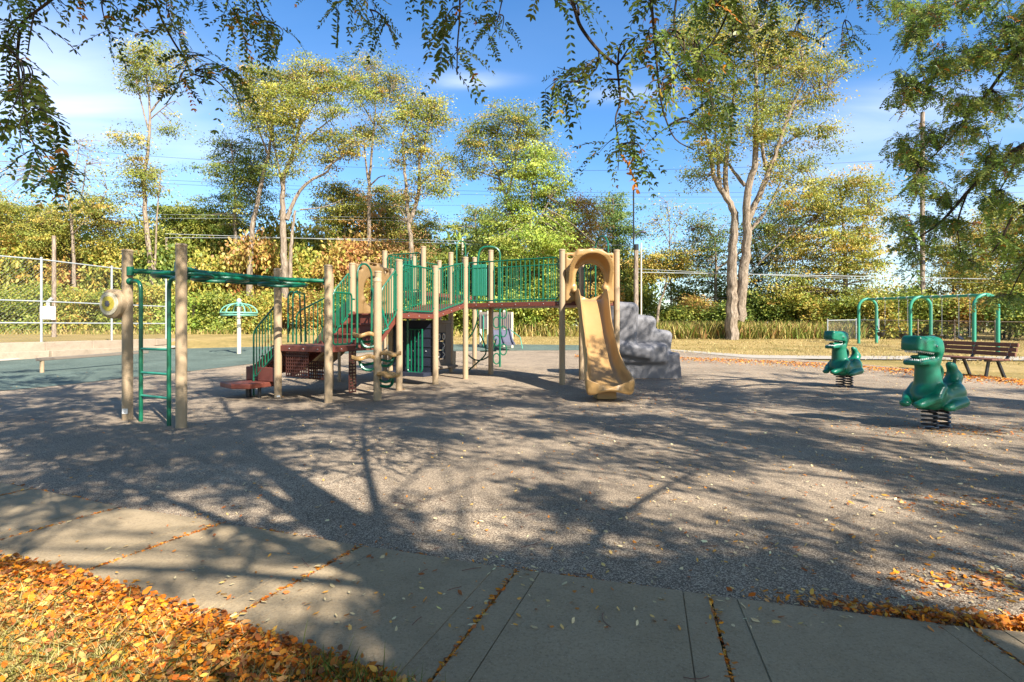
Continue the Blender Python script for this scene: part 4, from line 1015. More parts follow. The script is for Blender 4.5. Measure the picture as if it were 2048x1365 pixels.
T('dark_tree', 'darker green bushy tree standing just left of the leaning trunk', 'tree', 44, [([(476, 560), (470, 450), (468, 340), (460, 290)], .2, .05), ([(470, 400), (500, 350)], .08, .03)],
  [(440, 290, 28, 26), (470, 300, 38, 30), (500, 325, 34, 30), (450, 345, 38, 26), (488, 375, 38, 28), (455, 395, 34, 20), (530, 300, 24, 24), (520, 360, 30, 26), (500, 420, 40, 28), (450, 440, 40, 28)], DRK + OLV, 8000, .2)
T('spreading_tree', 'tall spreading tree with several bare limbs, in the middle of the left tree group', 'tree', 40, [([(570, 570), (567, 480), (565, 400), (568, 350), (590, 300), (600, 240), (612, 180)], .33, .06), ([(566, 385), (555, 325), (545, 285)], .11, .04), ([(574, 440), (592, 390), (620, 358), (650, 340), (664, 305)], .16, .05), ([(568, 350), (582, 330), (606, 300)], .09, .04), ([(600, 250), (630, 205), (650, 175)], .09, .03), ([(592, 300), (630, 262), (662, 235)], .09, .03), ([(580, 560), (582, 480), (588, 420)], .16, .08), ([(600, 420), (650, 415), (690, 400)], .06, .02), ([(650, 338), (690, 310), (715, 290)], .08, .03)],
  [(600, 132, 44, 20), (650, 140, 44, 22), (680, 165, 32, 22), (590, 170, 40, 26), (640, 185, 46, 26), (560, 195, 34, 26), (600, 225, 40, 26), (668, 220, 36, 22), (575, 270, 40, 24), (640, 270, 38, 20), (600, 310, 40, 22), (690, 275, 40, 22), (710, 305, 28, 16), (660, 310, 30, 18), (570, 345, 30, 18), (560, 245, 36, 22)], GOLD + OLV + OLV + YG, 9800, .2)
T('airy_tree', 'tall airy tree whose trunk rises from brown vines', 'tree', 43, [([(738, 580), (738, 480), (738, 380), (744, 300), (750, 230), (752, 170)], .22, .04), ([(738, 370), (730, 310), (726, 250)], .1, .03), ([(746, 270), (770, 215), (785, 180)], .06, .02), ([(748, 250), (720, 200), (710, 170)], .06, .02), ([(742, 370), (757, 355), (770, 350)], .07, .03)],
  [(745, 132, 34, 18), (780, 150, 32, 20), (715, 160, 34, 22), (752, 175, 40, 22), (735, 210, 40, 22), (785, 195, 28, 20), (750, 248, 32, 18), (725, 262, 24, 14), (760, 280, 20, 12)], GOLD + OLV + OLV + YG, 5000, .19, tw=.8,
  vine=[(736, 400, 14, 30), (733, 450, 28, 34), (722, 500, 46, 40), (752, 520, 44, 38), (735, 560, 60, 36)])
T('forked_tree', 'tall tree forking low into two wavy bare limbs', 'tree', 40, [([(826, 570), (822, 480), (816, 435), (812, 380), (808, 320), (806, 270), (822, 235)], .26, .05), ([(820, 445), (838, 385), (840, 325), (852, 285), (862, 235)], .17, .05), ([(840, 372), (860, 350), (885, 345)], .09, .03), ([(818, 450), (802, 420), (790, 410)], .06, .03)],
  [(820, 208, 30, 16), (862, 205, 34, 20), (850, 240, 36, 20), (800, 238, 20, 14), (885, 232, 22, 14), (812, 280, 18, 22), (806, 320, 16, 16), (848, 298, 24, 20), (870, 320, 22, 14), (880, 350, 30, 15), (858, 365, 24, 14), (885, 385, 20, 16), (850, 270, 24, 14)], GOLD + OLV + OLV + YG, 5200, .2,
  vine=[(815, 385, 14, 30), (820, 440, 18, 30), (832, 500, 36, 36), (815, 545, 46, 36)], vcols=BRN + DRK)
T('olive_tree', 'broad olive topped tree rising above the bright lime tree', 'tree', 41, [([(1036, 560), (1030, 450), (1014, 400), (1000, 360), (985, 322), (962, 292)], .22, .04), ([(1012, 395), (1030, 335), (1036, 275)], .1, .03), ([(1000, 360), (962, 345), (925, 342)], .07, .02), ([(985, 320), (995, 270)], .06, .02), ([(1030, 340), (1070, 300), (1100, 300)], .07, .02)],
  [(1000, 240, 46, 22), (1040, 240, 36, 24), (960, 262, 44, 24), (1015, 280, 48, 26), (940, 295, 36, 22), (985, 310, 44, 22), (918, 312, 20, 24), (1065, 275, 34, 24), (1112, 305, 28, 16), (945, 340, 28, 14), (1000, 345, 36, 20), (1045, 320, 38, 26)], OLV + OLV + GOLD + DRK, 8200, .19, tw=.8)
T('lime_tree', 'bright lime green bushy tree behind the bridge of the climbing structure', 'tree', 38.5, [([(1066, 650), (1062, 520), (1062, 420), (1068, 340)], .2, .04), ([(1062, 470), (1100, 400)], .08, .03), ([(1062, 480), (1030, 420)], .08, .03)],
  [(1075, 300, 28, 24), (1072, 345, 46, 32), (1112, 355, 26, 26), (1100, 395, 40, 30), (1035, 400, 40, 30), (1065, 440, 58, 36), (1115, 445, 36, 30), (1020, 465, 42, 34), (1085, 495, 58, 36), (1030, 530, 56, 40), (1100, 555, 56, 40), (1055, 600, 66, 36)], LIME + YG, 17000, .21, clump=.45)
T('round_tree', 'distant dark round crowned tree left of the bright lime tree', 'tree', 56, [([(955, 560), (952, 470), (950, 430)], .25, .08), ([(952, 470), (980, 440)], .1, .04)], [(950, 425, 40, 18), (930, 455, 32, 20), (980, 450, 36, 24), (955, 475, 50, 22), (940, 500, 46, 20), (990, 490, 36, 24), (960, 530, 60, 24)], DRK + OLV, 6500, .26)
T('rusty_tree', 'rusty brown leaved tree right of the bright lime tree', 'tree', 41, [([(1160, 620), (1158, 520), (1152, 450), (1140, 410)], .16, .03), ([(1156, 480), (1180, 440), (1190, 415)], .07, .02), ([(1155, 470), (1125, 430)], .06, .02)], [(1150, 405, 34, 20), (1185, 425, 22, 22), (1140, 440, 40, 24), (1175, 460, 30, 22), (1150, 490, 46, 28), (1130, 530, 40, 30), (1175, 530, 40, 30)], BRN + GOLD, 6500, .19)
T('upright_tree', 'dark upright tree standing behind the arch over the tan slide', 'tree', 50, [([(1226, 640), (1226, 480), (1226, 400)], .2, .05)], [(1224, 402, 22, 16), (1232, 425, 34, 20), (1215, 450, 36, 22), (1238, 470, 34, 24), (1220, 500, 42, 26), (1235, 540, 46, 30), (1205, 560, 40, 30)], DRK, 8000, .23)
T('twin_trunk_tree', 'huge tree with twin bare trunks and a wide golden green crown', 'tree', 33, [([(1465, 650), (1464, 560), (1466, 480), (1470, 432), (1456, 400), (1440, 375), (1425, 345), (1420, 305)], .40, .1), ([(1456, 402), (1450, 350), (1456, 290), (1464, 220), (1466, 140)], .17, .05), ([(1440, 377), (1436, 320), (1430, 260)], .13, .04), ([(1480, 640), (1486, 540), (1490, 470), (1488, 420), (1490, 370), (1500, 330), (1498, 260), (1495, 170), (1490, 90)], .34, .05), ([(1490, 372), (1472, 345), (1460, 325), (1455, 345)], .12, .05), ([(1494, 445), (1515, 395), (1535, 345), (1550, 300), (1570, 235), (1600, 170)], .2, .05), ([(1502, 460), (1530, 425), (1550, 390), (1562, 362)], .11, .04), ([(1536, 345), (1525, 300), (1524, 230), (1530, 150)], .12, .04), ([(1552, 300), (1600, 270), (1640, 250)], .08, .03), ([(1420, 310), (1405, 240), (1400, 170)], .08, .03), ([(1570, 235), (1620, 190), (1660, 170)], .06, .02), ([(1550, 390), (1590, 350), (1620, 330)], .05, .02)],
  [(1400, 40, 52, 40), (1460, 30, 52, 40), (1530, 40, 56, 42), (1590, 70, 50, 40), (1375, 95, 40, 36), (1440, 100, 52, 44), (1510, 115, 52, 44), (1575, 140, 48, 40), (1640, 120, 46, 36), (1395, 165, 42, 40), (1460, 190, 50, 44), (1530, 205, 48, 40), (1600, 205, 44, 32), (1665, 180, 34, 24), (1415, 240, 42, 38), (1490, 270, 42, 36), (1560, 275, 42, 30), (1625, 275, 46, 22), (1415, 310, 34, 32), (1395, 350, 26, 22), (1585, 325, 40, 26), (1450, 300, 30, 28), (1610, 375, 34, 22), (1560, 400, 28, 20), (1670, 285, 20, 12), (1545, 350, 30, 20), (1690, 130, 26, 22)], GOLD + YG + OLV + OLV, 21000, .18, clump=.45)
T('golden_tree', 'full golden green tree with branches down to the ground, right of the twin trunks', 'tree', 37, [([(1690, 650), (1690, 540), (1686, 440), (1680, 380)], .2, .05), ([(1690, 500), (1640, 430)], .09, .03), ([(1690, 500), (1740, 430)], .09, .03)],
  [(1650, 375, 34, 22), (1695, 372, 38, 24), (1745, 378, 40, 18), (1620, 415, 40, 28), (1680, 420, 50, 32), (1735, 425, 38, 30), (1605, 470, 50, 34), (1670, 480, 54, 36), (1735, 485, 40, 36), (1625, 530, 56, 36), (1700, 540, 58, 38), (1590, 580, 56, 34), (1660, 590, 60, 34), (1735, 590, 46, 34)], GOLD + YG, 17000, .2)
T('shady_tree', 'dark shady tree with reddish outer leaves behind the twin trunks', 'tree', 43, [([(1430, 640), (1432, 540), (1430, 480)], .18, .05), ([(1432, 540), (1530, 470)], .1, .04)], [(1395, 470, 30, 24), (1430, 490, 40, 34), (1400, 520, 46, 30), (1525, 455, 44, 34), (1560, 420, 36, 26), (1530, 510, 46, 38), (1440, 560, 56, 36), (1520, 575, 52, 36), (1580, 470, 30, 36)], DRK + [(120, 72, 44)], 11000, .2)
T('bare_sapling', 'thin nearly bare sapling left of the twin trunks', 'tree', 46, [([(1342, 600), (1340, 500), (1338, 440), (1334, 405)], .09, .02), ([(1340, 480), (1362, 430)], .04, .015), ([(1340, 490), (1316, 440)], .04, .015), ([(1350, 560), (1395, 470), (1405, 430)], .06, .015)], [(1335, 420, 30, 22), (1360, 430, 24, 20), (1312, 440, 22, 24), (1345, 460, 40, 26), (1400, 440, 28, 26), (1400, 480, 28, 24)], OLV + GOLD, 1500, .17, per=8, bare=1, tw=.5)
T('small_tree', 'small tree with a pale crooked trunk left of the twin trunks', 'tree', 36.5, [([(1314, 650), (1318, 612), (1330, 575), (1332, 545)], .13, .04), ([(1330, 575), (1352, 545), (1362, 520)], .05, .02)], [(1330, 535, 34, 18), (1300, 548, 30, 20), (1360, 540, 30, 20), (1285, 525, 24, 16), (1340, 515, 34, 14)], OLV + GOLD, 3600, .18)
T('hazy_tree', 'yellowing tree behind the swings, at the right end of the tree line', 'tree', 41, [([(1905, 640), (1908, 560), (1915, 500)], .2, .05), ([(1908, 560), (1960, 500)], .1, .03)], [(1890, 505, 34, 26), (1930, 480, 40, 30), (1900, 550, 46, 30), (1950, 540, 46, 34), (1975, 480, 36, 34), (1985, 570, 46, 30)], GOLD + OLV, 8500, .2)
T('corner_tree', 'yellow green tree at the right edge beyond the park bench', 'tree', 34, [([(2075, 640), (2070, 540), (2060, 460)], .2, .05), ([(2070, 520), (2030, 470)], .08, .03)], [(2030, 450, 34, 34), (2060, 420, 40, 34), (2035, 510, 40, 34), (2090, 500, 40, 40), (2040, 570, 46, 30), (2100, 580, 46, 34)], GOLD + YG, 8000, .2)
T('leafy_tree', 'green round topped tree between the slender tree and the dark tree', 'tree', 47, [([(380, 580), (378, 480), (372, 430)], .2, .05), ([(378, 480), (415, 440)], .08, .03)], [(350, 425, 34, 16), (400, 418, 40, 18), (335, 455, 30, 20), (385, 450, 46, 22), (430, 450, 34, 24), (360, 490, 50, 26), (420, 490, 44, 26)], YG + OLV, 11000, .22)
T('hedge_tree', 'wide green tree filling the gap behind the vine covered trunks', 'tree', 47, [([(690, 580), (690, 480), (690, 420)], .2, .05), ([(690, 480), (770, 420)], .09, .03)], [(670, 385, 36, 22), (710, 400, 40, 26), (655, 430, 38, 28), (700, 440, 46, 28), (780, 395, 36, 26), (770, 440, 44, 30), (845, 455, 30, 28), (660, 480, 46, 30), (800, 490, 46, 34), (865, 500, 20, 24)], YG + OLV + GOLD, 16000, .22)
T('yellow_tree', 'low yellowing tree behind the tall fence at the left edge', 'tree', 43, [([(20, 580), (24, 500), (30, 430)], .2, .05), ([(24, 500), (80, 440)], .09, .03)], [(20, 420, 46, 28), (70, 430, 46, 28), (10, 470, 56, 32), (80, 480, 56, 32), (-50, 440, 50, 40)], GOLD + YG, 10000, .2)
T('thin_crowned_tree', 'thin crowned tree with a dark trunk behind the tall fence', 'tree', 42, [([(148, 600), (146, 540), (142, 490), (150, 450)], .2, .05), ([(143, 500), (175, 470), (200, 440)], .09, .03), ([(146, 520), (110, 470)], .07, .03)], [(130, 430, 42, 22), (180, 415, 40, 24), (230, 425, 36, 24), (120, 470, 46, 24), (190, 460, 50, 26), (250, 460, 40, 26), (215, 500, 50, 24)], OLV + GOLD, 7500, .19, bark='barkd')
# ------------------------------------------------------------------ the thicket: shrubs
def shrub_mesh(cols, n, seed, leaf=.17, wid=1.7, hgt=3.0, lumps=9):
    L = Leaves(); B = MB()
    for q in range(5):
        a = random.uniform(0, 6.28); r = random.uniform(.2, .8)
        B.tube(arcpts(Vector((.15 * math.cos(a), .15 * math.sin(a), -.1)), Vector((.3 * math.cos(a), .3 * math.sin(a), hgt * .5)), Vector((r * math.cos(a), r * math.sin(a), hgt * .8)), 5), [.05, .045, .04, .03, .02, .012], 5, caps=False)
    for q in range(lumps):
        a = rng.uniform(0, 6.28); rr = wid * .62 * math.sqrt(rng.random()); zc = hgt * rng.uniform(.12, .78)
        c = np.array([rr * math.cos(a), rr * math.sin(a), zc]); rad = np.array([wid * .5, wid * .5, hgt * .26]) * rng.uniform(.7, 1.15)
        m = int(n / lumps / 30); hue = pal(cols, m, .12); u = rvec(m); u[:, 2] = np.abs(u[:, 2]) * .9 - .15
        qq = c + nrm(u) * rng.uniform(.55, 1.05, (m, 1)) * rad
        for j in range(m):
            k = 30; v = rng.normal(size=(k, 3)) * np.array([.27, .27, .18]); pp = qq[j] + v; pp[:, 2] = np.maximum(pp[:, 2], .05)
            LL = leaf * rng.uniform(.6, 1.3, k)
            L.add(pp, nrm(v + rng.normal(size=(k, 3)) * .2 + np.array([0, 0, -.12])), nrm(rng.normal(size=(k, 3)) * .7 + np.array([.2, -.4, .7])), LL, LL * .5, .65 * hue[j] + .35 * pal(cols, k, .12))
    return L, B
KINDS = [('yellow green', YG + GOLD), ('olive', OLV + YG), ('rusty brown', BRN + GOLD), ('dark green', DRK + YG), ('bright green', LIME + YG)]
PROTO = []
for kq, (kn, kc) in enumerate(KINDS):
    for var in range(2):
        L, B = shrub_mesh(kc, 6600, kq * 2 + var, .17 if kq != 4 else .19)
        t = empty('shrub', (0, 0, 0), 'x', 'shrub', 'shrubs of the thicket')
        o = L.build('foliage', M['leaf'], None); o.parent = t
        o = B.build('stems', M['barkd'], None); o.parent = t
        PROTO.append([kn, t, False])
used_lab = {}
LANDMARK = [(-80, 'left of the tall fence'), (60, 'behind the near part of the tall fence'), (215, 'behind the far part of the tall fence'), (330, 'beyond the outer ladder posts'), (420, 'left of the green spinner dome'), (500, 'behind the green spinner dome'), (590, 'behind the low red-brown deck'),
            (690, 'behind the stair railings'), (790, 'behind the middle deck'), (880, 'behind the house panel'), (960, 'behind the far toddler structure'), (1050, 'behind the middle of the bridge'), (1140, 'behind the tan slide arch'), (1250, 'behind the grey rock climber'), (1340, 'under the small crooked tree'),
            (1440, 'left of the twin trunks'), (1540, 'right of the twin trunks'), (1640, 'left of the farthest swing arch'), (1740, 'behind the farthest swing arch'), (1840, 'behind the middle swing arch'), (1930, 'between the two nearer swing arches'), (2010, 'behind the nearest swing arch'), (2100, 'beyond the right end of the bench')]
def shrub(px, d, w, h, kind):
    c = wp(px, YH, d); cand = [p for p in PROTO if p[0] == kind]; p = random.choice(cand)
    mark = min(LANDMARK, key=lambda m: abs(m[0] - px))[1]
    row = 'low' if h < 3.2 else ('tall' if h > 4.9 else 'mid-height')
    if d > 47.5: row = 'very tall'
    lab = f'{row} {kind} shrub {mark}'
    while lab in used_lab:
        used_lab[lab] += 1; near_ = min((q for q in KINDS), key=lambda q: 0)[0]
        lab = f'{row} {kind} shrub {mark}, ' + ['partly hidden by its twin', 'half hidden behind the others'][used_lab[lab] % 2]
    used_lab[lab] = 0
    t = p[1] if not p[2] else None
    if t is None:
        t = p[1].copy(); COL.objects.link(t)
        for ch in p[1].children:
            q = ch.copy(); COL.objects.link(q); q.parent = t
    p[2] = True
    t.location = (c.x, d, G(d) - .05); t.rotation_euler.z = random.uniform(-.6, .6); t.scale = (w / 3.4, w / 3.4, h / 3.3); t['label'] = lab
kk = ['yellow green', 'olive', 'rusty brown', 'dark green', 'bright green']
FRONT = [(-70, 2), (10, 1), (85, 1), (160, 0), (235, 1), (310, 0), (385, 4), (455, 1), (525, 0), (600, 2), (675, 1), (745, 2), (815, 0), (890, 1), (965, 4), (1040, 4), (1115, 0), (1190, 2), (1265, 1)]
for px, k_ in FRONT: shrub(px + random.uniform(-8, 8), 39 + random.uniform(-1, 1), random.uniform(3.3, 4.2), random.uniform(3.3, 4.4), kk[k_])
for px, k_ in ((-40, 1), (60, 0), (150, 2), (240, 0), (330, 3), (420, 0), (510, 2), (605, 0), (695, 2), (780, 2), (865, 3), (930, 1), (1000, 0), (1090, 1), (1170, 2), (1250, 3)):
    shrub(px + random.uniform(-10, 10), 43.5 + random.uniform(-1, 1), random.uniform(4.4, 5.4), random.uniform(7.0, 8.4), kk[k_])
for px, k_ in ((-60, 0), (40, 1), (130, 0), (215, 1), (300, 0), (380, 1), (465, 0), (545, 0), (640, 4), (720, 0), (800, 1), (870, 4), (1010, 1), (1100, 0)):
    shrub(px + random.uniform(-14, 14), 49 + random.uniform(-1.5, 1.5), random.uniform(5.2, 6.4), random.uniform(9.6, 11.6), kk[k_])
for px, k_, d, h in ((1340, 1, 39, 2.7), (1400, 2, 40, 3.1), (1455, 3, 38.5, 2.6), (1520, 3, 39, 3.3), (1580, 1, 38, 2.9), (1640, 0, 37, 3.1), (1700, 1, 36, 3.0), (1760, 0, 35, 3.1), (1820, 3, 35, 3.4), (1880, 1, 34.5, 3.2), (1945, 2, 34, 3.1), (2010, 3, 33, 3.3), (2080, 1, 32, 3.2), (1370, 1, 46, 4.6), (1480, 3, 46, 4.5), (1600, 3, 44, 4.4), (1800, 1, 42, 4.3), (1860, 0, 43, 4.2), (1960, 1, 43, 4.8), (2050, 0, 42, 4.6), (2130, 3, 38, 4.4)):
    shrub(px, d, random.uniform(3.2, 4.0), h, kk[k_])
for p in PROTO:
    if not p[2]:
        for ch in list(p[1].children): bpy.data.objects.remove(ch)
        bpy.data.objects.remove(p[1])
# weeds at the foot of the thicket and tufts on the dry grass
def blades(name, X, Y, z, h, w, cols, lean=.35, kind='stuff', jit=.15):
    n = len(X); a = rng.uniform(0, 2 * np.pi, n); side = np.c_[np.cos(a), np.sin(a), np.zeros(n)]; b = np.c_[X, Y, z]
    tip = b + np.c_[rng.normal(size=n) * lean * h, rng.normal(size=n) * lean * h, h]; mid_ = b * .45 + tip * .55 + np.c_[np.zeros((n, 2)), h * .12]
    w = w[:, None]; V = np.stack([b - side * w, b + side * w, mid_ + side * w * .7, tip, mid_ - side * w * .7], 1).reshape(-1, 3)
    k = np.repeat(pal(cols, n, jit), 5, axis=0)
    return tag(np_mesh(name, V, np.arange(n * 5).reshape(-1, 5), M['blade'], None, k), kind=kind)
n = 9000; px = rng.uniform(1290, 1730, n); d = rng.uniform(33.5, 38, n); X = (px - 1024) * d / F
h = rng.uniform(.35, 1.15, n); blades('tall_weeds', X, d, G(d), h, .018 + .02 * rng.random(n), [(170, 160, 84), (132, 140, 58), (190, 168, 100), (108, 124, 50), (160, 120, 74)])
n = 5000; px = rng.uniform(-60, 1290, n); d = rng.uniform(36.2, 38.5, n); X = (px - 1024) * d / F
h = rng.uniform(.12, .6, n) * (1 + .8 * (px > 980)); blades('verge_grass', X, d, G(d), h, .015 + .02 * rng.random(n), [(180, 156, 92), (150, 140, 66), (196, 170, 108), (110, 120, 50)])
n = 26000; d = rng.uniform(17, 38, n); px = rng.uniform(-20, 2080, n); X = (px - 1024) * d / F
ok = np.where(px > 1300, d > 19.5 - (px - 1640) * .008, d > 27) & ~((px < 330) & (d < 30)); X, d = X[ok], d[ok]; n = len(X)
h = rng.uniform(.03, .1, n); blades('dry_grass', X, d, G(d), h, .006 + .008 * rng.random(n), [(190, 162, 104), (168, 142, 84), (204, 180, 124), (128, 122, 60), (150, 120, 70)], .7)
# ------------------------------------------------------------------ near trees: overhanging locust sprays and their shading crowns
LOC = [(84, 104, 42), (102, 122, 50), (70, 88, 36), (126, 134, 58)]
LOCY = [(196, 132, 40), (176, 108, 36), (186, 156, 62)]
class Spray:
    def __init__(s): s.L = Leaves(); s.B = MB()
    def compound(s, p, d, ln, pairs, ll, col, sag=.35):
        """one pinnate leaf hanging from p"""
        d = np.array(d) / np.linalg.norm(d); t = np.linspace(.12, 1, pairs)[:, None]
        P = p + d * ln * t + np.array([0, 0, -1]) * sag * ln * t * t
        rd = nrm(d + np.array([0, 0, -2 * sag]) * t); sv = np.cross(d, [0, 0, 1.0]) + rng.normal(size=3) * .35; sv /= np.linalg.norm(sv)
        cols = np.clip(col * (1 + rng.normal(size=(pairs, 1)) * .12), 0.003, .9); oy = rng.random(pairs) < .03; cols[oy] = pal(LOCY, int(oy.sum()), .1)
        nn = np.cross(rd, sv)
        for sg in (-1, 1):
            dr = nrm(rd * .55 + sv * sg * .85 + rng.normal(size=(pairs, 3)) * .16 + np.array([0, 0, -.12])); L_ = ll * rng.uniform(.75, 1.15, pairs)
            s.L.add(P, dr, nrm(nn + rng.normal(size=(pairs, 3)) * .3), L_, L_ * .4, cols)
        s.L.add(P[-1:], rd[-1:], nn[-1:], ll, ll * .4, cols[-1:])
        if ll > .035: s.B.tube([Vector(p)] + [Vector(q) for q in P[1::3]], .0016, 3, m=0, caps=False)
    def cluster(s, px, py, rx, ry, d, n, a, ll=.035, ln=.2, pairs=10, yel=.025, r=.006, cols=LOC, dep=.5, wgt=.5):
        """a twig system from the branch point a (px,py) spreading through the cluster"""
        A = wp(a[0], a[1], d); k = max(2, n // 5); made = 0
        for q in range(k):
            u = rng.normal(size=2) * .55; e = wp(px + rx * u[0], py - ry * .35 - .085 * F / d * (ln / .2) + ry * u[1] * .8, d + rng.normal() * dep)
            m_ = A.lerp(e, .5) + Vector((random.gauss(0, .05), random.gauss(0, .08), .06)); C = arcpts(A, m_, e, 6)
            s.B.tube(C, [r * (1 - .75 * i / 6) for i in range(7)], 4, caps=False)
            for j in range(max(2, n // k)):
                f = rng.uniform(.35, 1.0); i = min(int(f * 6), 5); p = C[i].lerp(C[i + 1], f * 6 - i)
                dr = np.array([rng.normal() * .8, rng.normal() * .8, -.35 + rng.normal() * .35]); y = rng.random() < yel
                s.compound(np.array(p), dr, ln * rng.uniform(.6, 1.2), int(pairs * rng.uniform(.75, 1.25)), ll * rng.uniform(.8, 1.15), pal(LOCY if y else cols, 1, .15)[0], rng.uniform(.15, .7))
    def branch(s, pts, d, r0, r1, d2=None):
        P = [wp(px, py, d + ((d2 - d) * i / (len(pts) - 1) if d2 else 0)) for i, (px, py) in enumerate(pts)]
        C = curve_eval([tuple(p) for p in P], 5 * len(P)); m = len(C); s.B.tube(C, [r0 + (r1 - r0) * i / (m - 1) for i in range(m)], 6)
from mathutils import noise
SUN_AZ, SUN_EL = R(141.0), R(39.0)
SD = Vector((math.sin(SUN_AZ) * math.cos(SUN_EL), math.cos(SUN_AZ) * math.cos(SUN_EL), math.sin(SUN_EL)))
TRUNKS = {'A': Vector((2.45, -.95, 0)), 'B': Vector((10.2, 7.4, 0)), 'C': Vector((8.6, -2.6, 0)), 'D': Vector((-2.6, -5.6, 0))}
CAN = {k: Spray() for k in TRUNKS}
NEAR = [(50, 30, 70, 40, 3.2, 34, (60, -70)), (130, 50, 50, 40, 3.3, 18, (140, -70)), (190, 20, 55, 36, 3.4, 22, (200, -80)), (215, 85, 26, 28, 3.5, 16, (205, 0)), (45, 150, 50, 50, 3.0, 20, (30, 40)), (80, 250, 55, 60, 3.0, 26, (40, 120)), (20, 250, 30, 70, 3.0, 14, (10, 90)),
        (110, 335, 55, 45, 3.0, 22, (70, 230)), (120, 395, 45, 36, 3.0, 26, (85, 300)), (60, 330, 40, 40, 3.0, 12, (50, 220)),
        (330, 30, 55, 40, 3.6, 30, (320, -70)), (350, 95, 30, 40, 3.6, 18, (335, 20)), (420, 160, 40, 26, 3.6, 14, (375, 120)), (460, 185, 45, 36, 3.6, 22, (390, 140)), (395, 205, 28, 36, 3.6, 12, (380, 140)), (430, 40, 55, 45, 3.6, 30, (440, -70)), (510, 50, 50, 40, 3.6, 26, (500, -60)), (565, 105, 34, 34, 3.7, 18, (520, 40)), (480, 100, 36, 34, 3.6, 14, (470, 20)),
        (610, 25, 36, 28, 3.8, 12, (600, -60)), (690, 20, 45, 30, 3.4, 16, (690, -60)), (720, 70, 40, 40, 3.4, 18, (720, -20)), (775, 100, 34, 26, 3.4, 16, (740, 20)), (790, 30, 30, 30, 3.4, 8, (780, -60)), (860, 30, 40, 36, 3.0, 12, (880, -60)), (880, 110, 34, 50, 3.0, 16, (915, 20)), (905, 165, 34, 34, 3.0, 14, (915, 100)), (930, 60, 26, 40, 3.0, 8, (920, -20)), (985, 40, 28, 40, 4.0, 14, (1000, -50)), (1000, 100, 32, 30, 4.0, 14, (1000, 30)), (965, 95, 22, 26, 4.0, 10, (990, 40)),
        (1080, 20, 40, 20, 3.0, 6, (1080, -50)), (1140, 70, 10, 36, 2.6, 2, (1158, 30)), (1170, 30, 30, 18, 2.8, 3, (1150, 10)), (1130, 165, 34, 22, 3.3, 14, (1190, 135)), (1120, 215, 30, 30, 3.3, 16, (1160, 165)), (1175, 185, 22, 26, 3.2, 7, (1192, 130)), (1250, 120, 34, 24, 3.0, 8, (1236, 130)), (1220, 205, 24, 24, 2.9, 5, (1238, 160)), (1265, 290, 36, 30, 3.1, 18, (1238, 230)), (1225, 345, 34, 28, 3.1, 18, (1235, 280)), (1275, 350, 26, 20, 3.1, 10, (1240, 290)), (1300, 240, 30, 30, 3.0, 9, (1325, 170)),
        (1300, 40, 40, 50, 3.1, 20, (1300, -50)), (1345, 50, 40, 50, 3.1, 22, (1340, -50)), (1310, 130, 36, 36, 3.0, 16, (1312, 60)), (1365, 140, 40, 40, 3.1, 22, (1350, 60)), (1345, 225, 36, 36, 3.0, 16, (1325, 160)), (1375, 290, 34, 30, 3.0, 14, (1340, 250)), (1420, 60, 46, 50, 3.3, 34, (1420, -60)), (1410, 170, 44, 40, 3.2, 28, (1390, 80)), (1440, 260, 34, 36, 3.2, 20, (1410, 180)), (1480, 40, 44, 40, 3.6, 30, (1480, -60)), (1480, 130, 44, 44, 3.5, 26, (1470, 40)), (1545, 50, 46, 40, 4.2, 30, (1550, -60)), (1540, 130, 44, 36, 4.2, 20, (1540, 50)), (1610, 40, 46, 40, 4.8, 30, (1610, -60)), (1680, 40, 46, 40, 5.2, 32, (1680, -60)), (1600, 110, 40, 30, 4.8, 16, (1600, 40)), (1700, 110, 34, 30, 5.2, 18, (1690, 40)), (1740, 50, 30, 40, 5.5, 20, (1740, -40))]
for c in NEAR: CAN['A'].cluster(*c[:5], max(2, int(c[5] * (.85 if c[0] > 1280 else .72))), c[6])
A_ = CAN['A']
for pts, d, r0, r1 in (([(1130, -40), (1150, 20), (1162, 55), (1198, 102), (1234, 130)], 3.0, .012, .008), ([(1234, 130), (1238, 170), (1240, 205), (1231, 240), (1238, 290), (1236, 340)], 3.0, .007, .002), ([(1234, 130), (1262, 104), (1300, 95)], 3.0, .005, .002), ([(1198, 102), (1194, 135), (1170, 155), (1130, 170)], 3.1, .005, .002),
                       ([(1236, 142), (1262, 142), (1300, 132)], 3.0, .004, .002), ([(1298, -40), (1305, 30), (1312, 110), (1320, 190), (1332, 240), (1352, 280), (1388, 300)], 3.0, .009, .003), ([(1312, 80), (1345, 120), (1380, 155), (1430, 200)], 3.0, .006, .002), ([(1360, -40), (1350, 60), (1400, 150)], 3.2, .007, .003), ([(1480, -40), (1440, 60), (1400, 110), (1350, 125)], 3.4, .008, .003),
                       ([(920, -40), (919, 40), (915, 90), (914, 150)], 3.0, .006, .003), ([(300, -40), (320, 30), (345, 80), (372, 122), (385, 148), (430, 160), (475, 205)], 3.6, .009, .003), ([(140, -30), (90, 10), (40, 50), (15, 100)], 3.2, .01, .004), ([(70, 20), (62, 60), (55, 110)], 3.2, .005, .003), ([(40, 60), (35, 120), (45, 200), (60, 270), (85, 320)], 3.0, .008, .003), ([(500, -40), (520, 20), (560, 90)], 3.6, .006, .003), ([(1010, -30), (1000, 20), (990, 60)], 4.0, .006, .003)):
    A_.branch(pts, d, r0, r1)
